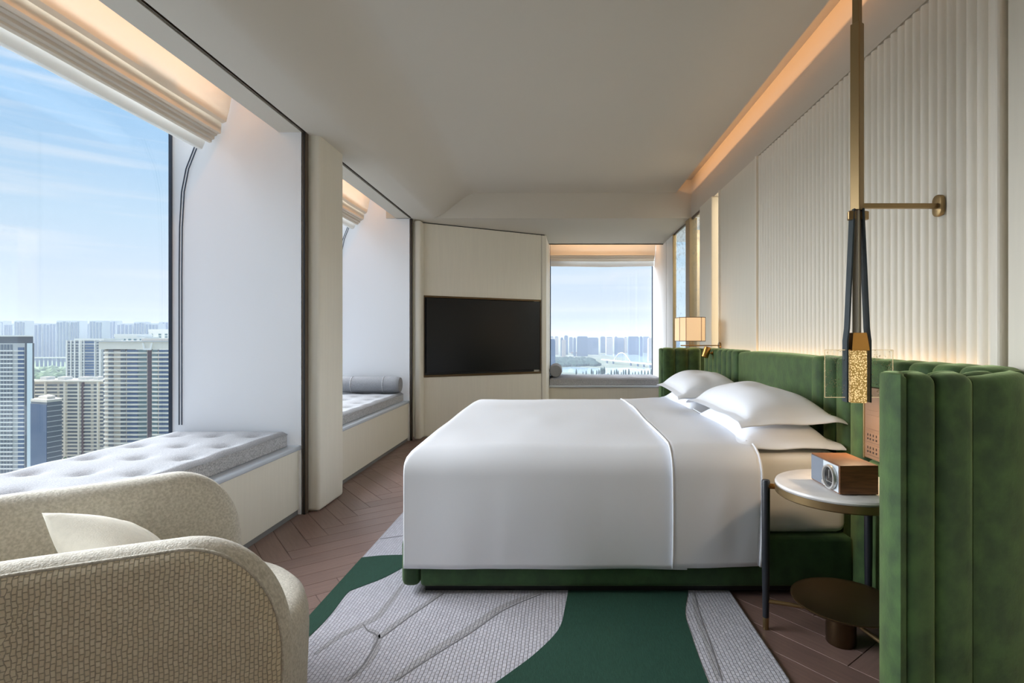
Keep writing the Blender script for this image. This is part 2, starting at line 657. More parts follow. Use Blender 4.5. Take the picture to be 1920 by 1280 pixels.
M['rain_glass'] = bubble_glass()
w4 = struct('window_4', box(XW - 0.012, XW + 0.03, 7.06, 7.10, 0, ZS, 0.004), M['bronze'], label='clear bathroom glass partition with droplet pattern')
obj('pane', box(XW, XW + 0.012, 5.66, 6.10, 0, ZS), M['rain_glass'], w4)
obj('pane', box(XW, XW + 0.012, 6.29, 7.06, 0, ZS), M['rain_glass'], w4)
obj('top_rail', box(XW - 0.004, XW + 0.016, 5.66, 7.06, ZS - 0.02, ZS + 0.005), M['dark_metal'], w4)
struct('wall_end', box(XW + 0.0, XW + 0.03, 7.10, YBG, 0, 2.8), M['jamb'], label='white right jamb of the end window')
obj('rounded_edge', box(XW - 0.005, XW + 0.03, 7.56, 7.80, 0, ZS, 0.012, 3), M['jamb'], bpy.data.objects['wall_end'])

# pillars between the bays
struct('wall_pillar', box(-2.62, -1.635, 3.63, 4.03, 0, 3.1, 0.025, 4), M['cream'], smooth=True, label='cream pillar between the two side windows')
for i, (y0, y1) in enumerate(((3.575, 3.63), (4.03, 4.08), (6.15, 6.21))):
    struct('wall_jamb_%d' % (i + 1), box(XG - 0.03, -1.735, y0, y1, 0.0, 3.10), M['jamb'],
           label=('white jamb panel at the far end of the near window bay', 'white jamb behind the cream pillar',
                  'white jamb panel at the far end of the second window bay')[i])
struct('wall_jamb_4', box(-2.64, -1.70, -1.5, 0.02, 0.0, 3.10), M['jamb'], label='wall at the near end of the near window bay')
for i, y in enumerate((3.575, 4.045, 6.15)):
    t = struct('trim_%d' % (11 + i), box(-1.728, -1.704, y, y + 0.04, 0, ZS, 0.003), M['dark_metal'],
               label='dark bronze vertical channel beside a window jamb')
    obj('groove', box(-1.720, -1.710, y - 0.003, y + 0.01, 0, ZS), M['black'], t)
# header over the bay openings and the ceiling track
for i, (y0, y1) in enumerate(((-1.5, 3.60), (4.05, 6.15))):
    struct('trim_%d' % (14 + i), box(-1.885, -1.732, y0, y1, ZS, 3.1), M['ceiling'], label='header above a side window bay')
    tr = struct('trim_%d' % (16 + i), box(-1.732, -1.70, y0, y1, ZS + 0.012, 3.0), M['dark_metal'], label='dark recessed track along the ceiling edge')
    obj('track_lip', box(-1.7185, -1.7135, y0, y1, ZS + 0.0, ZS + 0.014), M['dark_metal'], tr)
struct('trim_18', box(-1.75, -1.63, 3.60, 4.05, ZS + 0.002, 3.1), M['ceiling'], label='ceiling above the pillar')

# diagonal wall that carries the television
P0, P1 = Vector((-1.63, 6.33)), Vector((-0.20, 7.11))
dvec = (P1 - P0).normalized()
nvec = Vector((dvec.y, -dvec.x))
TVLEN = (P1 - P0).length


def on_tv(s, o):
    p = P0 + dvec * s + nvec * o
    return (p.x, p.y)


def tvbox(s0, s1, o0, o1, z0, z1, b=0.0, seg=2):
    bm = bm_new()
    c = [on_tv(s0, o0), on_tv(s1, o0), on_tv(s1, o1), on_tv(s0, o1)]
    lo = [bm.verts.new((x, y, z0)) for x, y in c]
    hi = [bm.verts.new((x, y, z1)) for x, y in c]
    bm.faces.new(lo)
    bm.faces.new(hi)
    for i in range(4):
        bm.faces.new((lo[i], lo[(i + 1) % 4], hi[(i + 1) % 4], hi[i]))
    bmesh.ops.recalc_face_normals(bm, faces=bm.faces[:])
    if b:
        bev(bm, b, seg)
    return bm


wt = struct('wall_television', tvbox(0, TVLEN, -0.10, -0.03, 0, ZS), M['cream'], label='angled cream panelled wall behind the television')
TZ0, TZ1 = 0.715, 1.69
obj('wall_panel', tvbox(0.002, TVLEN - 0.055, -0.03, 0.0, 0.015, TZ0, 0.002), M['cream'], wt)
obj('wall_panel', tvbox(0.002, TVLEN - 0.055, -0.03, 0.0, TZ1, ZS - 0.012, 0.002), M['cream'], wt)
obj('edge_strip', tvbox(TVLEN - 0.052, TVLEN + 0.02, -0.05, 0.012, 0.0, ZS - 0.012, 0.012, 3), M['cream'], wt)
obj('edge_strip', box(-1.70, -1.615, 6.19, 6.345, 0.0, ZS - 0.004, 0.03, 4), M['cream'], wt, True, 30)
obj('top_gap', tvbox(0.0, TVLEN, -0.03, -0.012, ZS - 0.012, ZS), M['black'], wt)
# wall return between television wall and end window
struct('wall_far', prism([(-0.19, 7.13), (-0.165, 7.80), (-0.165, YBG + 0.05), (-2.6, YBG + 0.05), (-2.6, 6.3), (-1.72, 6.4)], 0, 3.1), M['cream'],
       label='wall between television wall and end window')
# the strip on the left edge of the end window
obj('rounded_edge', box(-0.215, -0.16, 7.70, 7.80, 0, ZS - 0.004, 0.02, 3), M['cream'], bpy.data.objects['wall_far'], True, 30)
struct('trim_19', box(-0.16, XW, YB - 0.02, YB + 0.0, ZS - 0.012, ZS - 0.001), M['dark_metal'], label='thin dark track above the end window')
# spandrel walls below the glass
struct('wall_left', box(XG - 0.12, XG - 0.02, -1.5, 6.2, 0, 0.42), M['jamb'], label='low wall under the side windows')


# ------------------------------------------------------------------ window seats, cushions, blinds, windows
def seat(name, x0, x1, y0, y1, z, label, facing):
    t = thing(name, label, 'window seat', ((x0 + x1) / 2, (y0 + y1) / 2, 0))
    if facing == 'x':      # front at x1
        obj('front_panel', box(x1 - 0.02, x1, y0, y1, 0.035, z - 0.03, 0.002), M['cream'], t)
        obj('carcass', box(x0, x1 - 0.02, y0, y1, 0.0, z - 0.03), M['jamb'], t)
        obj('skirting', box(x1 - 0.018, x1 - 0.008, y0, y1, 0.0, 0.035), M['shadow_gap'], t)
        obj('ledge', box(x0, x1 + 0.018, y0, y1, z - 0.03, z, 0.008, 3), M['blue_trim'], t, True, 30)
    else:                  # front at y0
        obj('front_panel', box(x0, x1, y0, y0 + 0.02, 0.035, z - 0.03, 0.002), M['cream'], t)
        obj('carcass', box(x0, x1, y0 + 0.02, y1, 0.0, z - 0.03), M['jamb'], t)
        obj('skirting', box(x0, x1, y0 + 0.008, y0 + 0.018, 0.0, 0.035), M['shadow_gap'], t)
        obj('ledge', box(x0, x1, y0 - 0.018, y1, z - 0.03, z, 0.008, 3), M['blue_trim'], t, True, 30)
    return t


def mattress_pad(name, x0, x1, y0, y1, z0, z1, label, tx, ty, r=0.03):
    t = thing(name, label, 'cushion', ((x0 + x1) / 2, (y0 + y1) / 2, z0))
    nx_, ny_ = int((x1 - x0) / 0.025), int((y1 - y0) / 0.025)
    tufts = []
    for i in range(tx):
        for j in range(ty):
            tufts.append((x0 + (x1 - x0) * (i + 0.5) / tx, y0 + (y1 - y0) * (j + 0.5) / ty))

    def fn(u, v):
        x, y = x0 + (x1 - x0) * u, y0 + (y1 - y0) * v
        e = min(x - x0, x1 - x, y - y0, y1 - y)
        z = z1
        if e < r:
            z -= r * 0.8 * (1 - math.sqrt(max(0, 1 - (1 - e / r) ** 2)))
        dip = 0
        for a, b in tufts:
            d2 = (x - a) ** 2 + (y - b) ** 2
            if d2 < 0.1:
                dip += 0.024 * math.exp(-d2 / 0.0016) + 0.010 * math.exp(-d2 / 0.009)
        return (x, y, z - dip + 0.004 * noise.noise((x * 5, y * 5, 1)))
    obj('top', grid(fn, nx_, ny_), M['grey_cushion'], t, True)
    bm = box(x0 + 0.002, x1 - 0.002, y0 + 0.002, y1 - 0.002, z0, z1 - r * 0.78, 0.006)
    obj('boxing', bm, M['grey_side'], t)
    bm = bm_new()
    for a, b in tufts:
        bmesh.ops.create_uvsphere(bm, u_segments=8, v_segments=5, radius=0.011, matrix=Matrix.Translation((a, b, z1 - 0.033)) @ Matrix.Diagonal((1, 1, 0.5, 1)))
    for k, (a, b) in enumerate(tufts):
        pass
    bm.free()
    bt = None
    for a, b in tufts:
        if bt is None:
            bm = bm_new()
            bmesh.ops.create_uvsphere(bm, u_segments=8, v_segments=5, radius=0.011, matrix=Matrix.Diagonal((1, 1, 0.5, 1)))
            bt = obj('button', bm, M['grey_side'], None, True)
            bt.parent = t
            o = bt
        else:
            o = bt.copy()
            C.objects.link(o)
        o.location = (a - t.location.x, b - t.location.y, z1 - 0.034 - t.location.z)
    return t


def cyl_bolster(name, p0, p1, r, label):
    p0, p1 = Vector(p0), Vector(p1)
    t = thing(name, label, 'bolster', ((p0 + p1) / 2)[:2] + (p0.z - r,))
    d = (p1 - p0)
    L = d.length
    bm = bm_new()
    ks = [0.0, 0.0001, 0.02, 0.05] + [0.05 + (L - 0.1) * i / 12 for i in range(1, 12)] + [L - 0.05, L - 0.02, L - 0.0001, L]
    rs = [0.0, r * 0.90, r * 0.985, r] + [r] * 11 + [r, r * 0.985, r * 0.90, 0.0]
    pts = [p0 + d.normalized() * k for k in ks]
    rs = [max(a, 0.001) for a in rs]
    tube(bm, pts, rs, 28)
    obj('body', bm, M['grey_cushion'], t, True, 50)
    for q in (0.25, 0.75):
        bm = bm_new()
        c = p0 + d * q
        a = d.normalized()
        u = a.cross(Vector((0, 0, 1))).normalized()
        v = a.cross(u)
        tube(bm, [c + (u * math.cos(2 * PI * k / 28) + v * math.sin(2 * PI * k / 28)) * (r + 0.0005) for k in range(29)], 0.004, 6, False)
        obj('piping', bm, M['grey_side'], t, True)
    return t


SZ = 0.465
seat('window_seat', XG - 0.02, XB, 0.02, 3.575, SZ, 'cream boxed window seat under the large near window, behind the armchair', 'x')
seat('window_seat', XG - 0.02, XB, 4.08, 6.15, SZ, 'cream boxed window seat beyond the pillar, under the bolster', 'x')
seat('window_seat', -0.165, XW, YB, YBG - 0.01, 0.49, 'low cream window seat under the end window with river view', 'y')
mattress_pad('seat_cushion', XG + 0.03, XB - 0.05, 0.10, 3.53, SZ, SZ + 0.105, 'long grey tufted cushion on the near window seat beside the armchair', 3, 11)
mattress_pad('seat_cushion', XG + 0.03, XB - 0.04, 4.12, 6.11, SZ, SZ + 0.10, 'grey tufted cushion beyond the pillar, with a bolster across its end', 3, 7)
mattress_pad('seat_cushion', -0.155, XW - 0.01, YB + 0.03, YBG - 0.05, 0.49, 0.60, 'grey cushion on the low seat under the end window', 6, 3)
cyl_bolster('bolster_cushion', (-2.50, 5.985, SZ + 0.194), (-1.79, 5.985, SZ + 0.194), 0.09, 'grey cylindrical bolster against the jamb of the second window bay')
cyl_bolster('bolster_cushion', (-0.062, 7.86, 0.697), (-0.062, 8.5, 0.697), 0.092, 'grey bolster at the left end of the end window seat')


def frame_x(name, y0, y1, label):
    t = struct(name, box(XG - 0.03, XG - 0.018, y1 - 0.02, y1, 0.42, 3.1), M['window_frame'], label=label)
    obj('frame', box(XG - 0.03, XG - 0.018, y0, y0 + 0.02, 0.42, 3.1), M['window_frame'], t)
    obj('frame', box(XG - 0.05, XG - 0.005, y0, y1, 0.40, 0.445), M['window_frame'], t)
    obj('frame', box(XG - 0.05, XG, y0, y1, 3.05, 3.1), M['window_frame'], t)
    obj('pane', box(XG - 0.028, XG - 0.020, y0 + 0.02, y1 - 0.02, 0.445, 3.05), M['window_glass'], t)
    return t


frame_x('window_1', 0.02, 3.575, 'large near window on the left overlooking apartment towers')
frame_x('window_2', 4.08, 6.15, 'second side window, hidden mostly by the pillar')
w3 = struct('window_3', box(-0.165, XW, YBG, YBG + 0.05, 0.45, 0.50), M['window_frame'], label='end window overlooking the river and bridge')
obj('frame', box(-0.165, -0.15, YBG, YBG + 0.05, 0.50, 2.8), M['window_frame'], w3)
obj('frame', box(XW - 0.012, XW + 0.09, YBG, YBG + 0.05, 0.50, 2.8), M['window_frame'], w3)
obj('pane', box(-0.15, XW - 0.012, YBG + 0.02, YBG + 0.03, 0.50, 2.8), M['window_glass'], w3)
struct('trim_20', box(-0.3, XW + 0.1, YBG, YBG + 0.08, 0, 0.45), M['jamb'], label='sill wall under the end window')
struct('trim_21', box(-1.0, 3.0, YBG + 0.05, YBG + 0.1, 2.80, 3.2), M['jamb'], label='outer lintel over the end window')


def blind_bm(pts, a0, a1, along, n=36, sag=0.0, th=0.004):
    """strip of cloth with cross-section pts (offset, z), run along an axis"""
    bm = bm_new()
    rows = []
    for i in range(n + 1):
        a = a0 + (a1 - a0) * i / n
        row = []
        for k, (o, z) in enumerate(pts):
            w = 0.006 * noise.noise((a * 2.2, k * 0.7, 3.1))
            zz = z + w - sag * math.sin(PI * i / n) * (k / len(pts))
            row.append(bm.verts.new((o, a, zz) if along == 'y' else (a, o, zz)))
        rows.append(row)
    for r0, r1 in zip(rows, rows[1:]):
        for k in range(len(pts) - 1):
            bm.faces.new((r0[k], r1[k], r1[k + 1], r0[k + 1]))
    bmesh.ops.recalc_face_normals(bm, faces=bm.faces[:])
    bmesh.ops.solidify(bm, geom=bm.faces[:], thickness=th)
    return bm


def roman(y0, y1, label):
    t = thing('roman_blind', label, 'blind', (-2.2, (y0 + y1) / 2, 2.42))
    folds = [(-2.215, 2.617), (-2.252, 2.542), (-2.273, 2.524), (-2.291, 2.500), (-2.309, 2.480)]
    obj('upper_panel', blind_bm([(-2.13, 3.08), (-2.16, 2.90), (-2.195, 2.70), folds[0], (-2.235, 2.605), (-2.26, 2.64)], y0, y1, 'y'), M['blind'], t, True, 40)
    for i, (o, z) in enumerate(folds[1:]):
        up = 0.10 if i == 0 else 0.055
        obj('fold', blind_bm([(o - 0.0, z + up + 0.02), (o + 0.004, z + up * 0.5), (o, z), (o - 0.016, z - 0.006), (o - 0.03, z + 0.02), (o - 0.035, z + 0.05)], y0, y1, 'y'), M['blind'], t, True, 40)
    obj('hem_fold', blind_bm([(-2.325, 2.54), (-2.335, 2.46), (-2.352, 2.425), (-2.372, 2.42), (-2.385, 2.44), (-2.39, 2.50)], y0, y1 - 0.03, 'y', sag=0.0), M['blind_sheer'], t, True, 40)
    # curved guide rail on the far jamb
    rail = [(-2.43, 2.52), (-2.452, 2.454), (-2.506, 2.315), (-2.536, 2.16), (-2.549, 1.92), (-2.552, 1.6), (-2.552, 0.60)]
    bm = bm_new()
    for dx_ in (0.0, 0.018):
        tube(bm, [(x + dx_, y1 + 0.038, z) for x, z in rail], 0.0035, 6)
    obj('guide_rail', bm, M['window_frame'], t, True)
    return t


roman(0.04, 3.535, 'raised ivory roman blind at the top of the near window, glowing orange')
roman(4.10, 6.11, 'raised ivory roman blind of the second window, past the pillar')
t = thing('roman_blind', 'raised ivory roman blind across the top of the end window', 'blind', (0.67, YBG - 0.2, 2.35))
obj('upper_panel', blind_bm([(YBG - 0.32, 2.79), (YBG - 0.28, 2.62), (YBG - 0.25, 2.50), (YBG - 0.27, 2.49)], -0.155, XW - 0.01, 'x'), M['blind'], t, True, 40)
for i in range(3):
    o, z = YBG - 0.235 + i * 0.03, 2.475 - 0.03 * i
    obj('fold', blind_bm([(o, z + 0.09), (o - 0.004, z + 0.03), (o, z), (o + 0.02, z - 0.004), (o + 0.03, z + 0.03)], -0.155, XW - 0.01, 'x', sag=0.01), M['blind'], t, True, 40)
obj('hem_fold', blind_bm([(YBG - 0.14, 2.45), (YBG - 0.145, 2.37), (YBG - 0.135, 2.335), (YBG - 0.11, 2.335), (YBG - 0.10, 2.40)], -0.155, XW - 0.01, 'x', sag=0.02), M['blind_sheer'], t, True, 40)

# warm light strips in the blind pockets, the ceiling cove, behind the headboard and in the slot
for y0, y1 in ((0.1, 3.5), (4.12, 6.1)):
    area('pocket_light', (-1.93, (y0 + y1) / 2, 3.07), (-0.75, 0, -1), (0, 1, 0), y1 - y0 - 0.1, 0.04, 1.15 * (y1 - y0), (1.0, 0.45, 0.17), False, 90)
area('pocket_light', (0.67, 8.15, 2.78), (0, 0.6, -1), (1, 0, 0), 1.5, 0.04, 3.0, (1.0, 0.55, 0.26))
area('cove_light', (1.12, 2.3, 2.935), (1, 0, 0.12), (0, 1, 0), 7.2, 0.03, 9.0, (1.0, 0.52, 0.24))
area('headboard_light', (1.49, 3.4, 1.02), (0.15, 0, 1), (0, 1, 0), 3.0, 0.012, 2.4, (1.0, 0.64, 0.36))
area('bathroom_fill', (2.25, 6.6, 2.74), (0, 0, -1), (0, 1, 0), 1.2, 0.6, 30, (1.0, 0.95, 0.88))  # unseen fill lamp, added to brighten the dark bathroom behind the glass
sl = thing('light_strip', 'vertical warm light strip in the slot past the bed wall', 'light', (XW + 0.06, 5.13, 0))
obj('diffuser', box(XW + 0.085, XW + 0.098, 5.05, 5.21, 0.02, 2.55), M['led_soft'], sl)

exec_parts = []
# ------------------------------------------------------------------ rug
def floor_pt(px, py):
    d = 1165.0 / (py - 634.0)
    return ((px - 1050) * d / 1000.0, d)


def smooth_poly(pts, n=6, closed=False):
    out = []
    m = len(pts)
    rng = range(m if closed else m - 1)
    for i in rng:
        p0 = pts[(i - 1) % m] if closed or i > 0 else pts[0]
        p1, p2 = pts[i], pts[(i + 1) % m]
        p3 = pts[(i + 2) % m] if closed or i + 2 < m else pts[-1]
        for k in range(n):
            t = k / n
            out.append(tuple(0.5 * ((2 * b) + (-a + c) * t + (2 * a - 5 * b + 4 * c - d) * t * t + (-a + 3 * b - 3 * c + d) * t ** 3)
                             for a, b, c, d in zip(p0, p1, p2, p3)))
    if not closed:
        out.append(pts[-1])
    return out


RX0, RX1, RY0, RY1 = -1.055, 0.785, 1.795, 4.95
rug = thing('rug', 'grey and deep green area rug with carved lines, under the bed', 'rug', (0, 3.3, 0))
pts = []
rr = 0.03
for cx, cy, a0 in ((RX1 - rr, RY0 + rr, -90), (RX1 - rr, RY1 - rr, 0), (RX0 + rr, RY1 - rr, 90), (RX0 + rr, RY0 + rr, 180)):
    for k in range(7):
        a = R(a0 + 90 * k / 6)
        pts.append((cx + rr * math.cos(a), cy + rr * math.sin(a)))
rb = obj('pile', prism(pts, 0.001, 0.0145, 0.004, 2), M['rug_grey'], rug)


def patch(name, poly, m, z=0.0165):
    bm = prism(poly, 0.012, z)
    bmesh.ops.triangulate(bm, faces=[f for f in bm.faces if len(f.verts) > 4])
    obj(name, bm, m, rug)


ed = [floor_pt(*p) for p in ((1065, 1108), (1060, 1135), (1052, 1170), (1035, 1195), (1000, 1228), (960, 1258), (925, 1283))]
l_ = smooth_poly([(0.0, 2.62), (0.03, 2.50)] + ed[:])
l_ = [p for p in l_ if p[1] > RY0 + 0.002] + [(l_[-1][0], RY0 + 0.001)]
er = [floor_pt(*p) for p in ((1290, 1108), (1285, 1150), (1298, 1195), (1315, 1245), (1330, 1283))]
r_ = smooth_poly([(0.58, 2.62), (0.60, 2.55)] + er)
r_ = [p for p in r_ if p[1] > RY0 + 0.002] + [(r_[-1][0], RY0 + 0.001)]
patch('green_patch', l_ + r_[::-1], M['rug_green'])
lo = smooth_poly([floor_pt(*p) for p in ((775, 1043), (762, 1060), (752, 1066), (715, 1085), (668, 1103), (650, 1113), (620, 1152), (583, 1190), (540, 1225), (480, 1262))])
up = [floor_pt(775, 1040), floor_pt(720, 1041), floor_pt(687, 1045)]
up = smooth_poly([up[0], up[1], (RX0 + 0.001, up[2][1])])
patch('green_patch', up + [(RX0 + 0.001, 1.84)] + [p for p in lo[::-1] if p[0] > RX0], M['rug_green'])


def strip(name, pix, w0, w1, m, z):
    c = smooth_poly([floor_pt(*p) for p in pix], 6)
    left, right = [], []
    n = len(c)
    for i, p in enumerate(c):
        a, b = Vector(c[max(i - 1, 0)]), Vector(c[min(i + 1, n - 1)])
        t_ = (b - a).normalized()
        nn = Vector((-t_.y, t_.x))
        w = w0 + (w1 - w0) * math.sin(PI * i / (n - 1))
        left.append(tuple(Vector(p) + nn * w))
        right.append(tuple(Vector(p) - nn * w))
    poly = left + right[::-1]
    bm = bm_new()
    vl = [bm.verts.new((x, y, z)) for x, y in left]
    vr = [bm.verts.new((x, y, z)) for x, y in right]
    for i in range(n - 1):
        bm.faces.new((vl[i], vr[i], vr[i + 1], vl[i + 1]))
    bmesh.ops.recalc_face_normals(bm, faces=bm.faces[:])
    r_ = bmesh.ops.extrude_face_region(bm, geom=bm.faces[:])
    bmesh.ops.translate(bm, verts=[v for v in r_['geom'] if isinstance(v, bmesh.types.BMVert)], vec=(0, 0, -0.003))
    bmesh.ops.recalc_face_normals(bm, faces=bm.faces[:])
    obj(name, bm, m, rug)


strip('carved_band', ((1010, 1110), (940, 1138), (880, 1178), (800, 1228), (735, 1276)), 0.010, 0.018, M['rug_line'], 0.0152)
strip('carved_line', ((1015, 1113), (945, 1143), (885, 1184), (805, 1234), (742, 1276)), 0.0025, 0.003, M['rug_dark'], 0.0156)
strip('carved_band', ((757, 1093), (725, 1135), (700, 1160), (640, 1190), (590, 1226)), 0.006, 0.018, M['rug_line'], 0.0152)
strip('carved_band', ((830, 1110), (770, 1150), (720, 1187), (710, 1197)), 0.006, 0.016, M['rug_line'], 0.0152)
strip('carved_line', ((832, 1112), (772, 1153), (722, 1190), (709, 1198)), 0.002, 0.003, M['rug_dark'], 0.0156)
strip('carved_line', ((681, 1170), (690, 1182), (703, 1188), (708, 1197), (700, 1216), (678, 1250), (652, 1276)), 0.0025, 0.0032, M['rug_dark'], 0.0156)
strip('carved_band', ((690, 1180), (706, 1190), (702, 1220), (676, 1255), (645, 1277)), 0.010, 0.014, M['rug_line'], 0.0152)
strip('carved_line', ((1302, 1110), (1312, 1150), (1330, 1200), (1345, 1245), (1354, 1276)), 0.0025, 0.003, M['rug_dark'], 0.0156)
strip('carved_band', ((1300, 1110), (1305, 1150), (1322, 1200), (1337, 1245), (1346, 1276)), 0.006, 0.010, M['rug_line'], 0.0152)
strip('carved_line', ((712, 1010), (735, 1007), (756, 1004)), 0.003, 0.004, M['rug_dark'], 0.0156)

# ------------------------------------------------------------------ bed
BX0, BX1, BY0, BY1 = -0.712, 1.335, 2.42, 4.50
bed = thing('bed_base', 'dark green velvet upholstered bed base on a black plinth', 'bed', ((BX0 + BX1) / 2, 3.46, 0.0145))
obj('plinth', box(BX0 + 0.09, BX1 - 0.08, BY0 + 0.045, BY1 - 0.06, 0.0165, 0.052), M['black'], bed)
obj('base_cushion', box(BX0 + 0.075, BX1, BY0, BY1, 0.050, 0.275, 0.02, 3), M['velvet_base'], bed, True, 40)
obj('foot_cushion', box(BX0 - 0.012, BX0 + 0.073, BY0 + 0.002, BY1 - 0.002, 0.048, 0.268, 0.03, 4), M['velvet_base'], bed, True, 40)

mt = obj('mattress', box(BX0 + 0.03, BX1 - 0.008, BY0 + 0.035, BY1 - 0.035, 0.277, 0.640, 0.045, 4), M['sheet'], None, True, 40)
tag(mt, 'deep mattress in a white fitted sheet, on the green bed base', 'mattress')


def cloth(a0, a1, foot, top, zh_near, zh_far, off, res=0.022, seedz=0.0, puff=0.02, rad=0.11, wr=1.0):
    """bed cover: a runs along the bed (x), b across it (y); hangs over both sides and, if foot, over the foot end"""
    yn, yf = BY0 - 0.010 - off, BY1 + 0.010 + off
    xf = BX0 + 0.004 - off
    dn, df = top - zh_near, top - zh_far
    Ltop = yf - yn

    def fold(s, r):
        # s: distance along cloth from the hanging edge's top corner, negative = hanging. returns (inset, drop)
        q = r * PI / 2
        if s >= q / 2:
            return (s - q / 2 + r, 0.0)
        if s <= -q / 2:
            return (0.0, r + (-s - q / 2))
        ang = (s + q / 2) / r
        return (r - r * math.cos(ang), r - r * math.sin(ang))

    q0_ = rad * PI / 2
    Lc = Ltop - 2 * rad + q0_
    hn, hf = dn - rad + q0_ / 2, df - rad + q0_ / 2
    tot_b = hn + Lc + hf
    tot_a = (a1 - xf) + (dn if foot else 0)
    nb, na = int(tot_b / res), int(tot_a / res)
    if not foot:
        tot_a = a1 - a0
        na = max(10, int(tot_a / res))

    def fn(u, v):
        b = tot_b * v - hn
        if b < Lc / 2:
            iy, dz_b = fold(b, rad)
            y = yn + iy
        else:
            iy, dz_b = fold(Lc - b, rad)
            y = yf - iy
        if foot:
            a = tot_a * u - dn
            ix, dz_a = fold(a, rad * 0.55)
            x = xf + ix
        else:
            x = a0 + tot_a * u
            dz_a = 0
        lim = dn if b < Lc / 2 else df
        dz = (max(dz_b, 0) ** 9 + max(dz_a, 0) ** 9) ** (1 / 9)
        dz = min(dz, lim)
        # loft of the filling and gentle creases
        nx_ = noise.noise((x * 1.3 + seedz, y * 1.3, 0.3))
        n2 = noise.noise((x * 4.5, y * 2.2 + seedz, dz * 2.0))
        hang = min(1.0, dz / 0.25)
        z = top - dz + (1 - hang) * (0.012 * nx_ + 0.006 * n2 * wr)
        tt_ = min(1, max(0, (y - yn) / (yf - yn)))
        z += puff * (1 - hang) * 4 * tt_ * (1 - tt_)
        side = -1 if b < Lc / 2 else 1
        if dz_b > 0.02:
            wob = noise.noise((x * 3.0 + seedz, 7.7, dz * 1.5)) * 0.008 + noise.noise((x * 11.0, 2.2, dz * 2.5 + seedz)) * 0.003 * wr
            bulge = 0.020 * math.sin(PI * min(1, dz_b / lim))
            cf = min(1.0, max(0.0, (x - xf) / 0.5)) if foot else 1.0
            cf = cf * cf * (3 - 2 * cf)
            folds_ = 0.006 * noise.noise((x * 6.0 + seedz, 4.4, dz * 0.8)) * min(1, dz_b / lim) * wr
            y += side * ((wob + folds_ + 0.004) * hang + bulge) * cf
        if foot and dz_a > 0.02:
            ce_ = min(1.0, max(0.0, min(y - yn, yf - y) / 0.22))
            x -= (noise.noise((y * 3.0, 9.1 + seedz, dz)) * 0.006 + 0.012 * math.sin(PI * min(1, dz_a / lim))) * hang * ce_ * ce_ * (3 - 2 * ce_)
        if dz >= lim - 1e-4 and not (foot and dz_a > 0.02 and dz_b > 0.02):
            z += 0.006 * noise.noise((x * 2.6, y * 2.6, 5.0))
        return (x, y, z)
    bm = grid(fn, na, nb)
    if foot:
        on_corner = lambda v: abs(v.co.x - xf) < 0.002 and min(abs(v.co.y - yn), abs(v.co.y - yf)) < 0.002
        bmesh.ops.delete(bm, geom=[f for f in bm.faces if all(on_corner(v) for v in f.verts)], context='FACES')
    return bm, fn


duvet = thing('duvet', 'white duvet covering the bed, its top end folded back', 'duvet', (0.1, 3.46, 0.64))
bm, _ = cloth(None, 0.56, True, 0.672, 0.140, 0.14, 0.0, seedz=1.0)
o = obj('cover', bm, M['linen'], duvet, True)
sd = o.modifiers.new('thick', 'SOLIDIFY')
sd.thickness = 0.010
sd.offset = -1
bm, ffn = cloth(0.505, 0.905, False, 0.686, 0.152, 0.15, 0.012, seedz=4.0, wr=1.4)
o = obj('turned_back_fold', bm, M['linen'], duvet, True)
sd = o.modifiers.new('thick', 'SOLIDIFY')
sd.thickness = 0.012
sd.offset = -1
bm = bm_new()
tube(bm, [Vector(ffn(0, k / 90)) + Vector((0.0, 0, 0)) for k in range(91)], 0.0042, 8)
obj('piping', bm, M['linen'], o, True)
bm = bm_new()
tube(bm, [Vector(ffn(1, k / 90)) + Vector((-0.001, 0, -0.002)) for k in range(91)], 0.0065, 8)
obj('rolled_edge', bm, M['linen'], o, True)


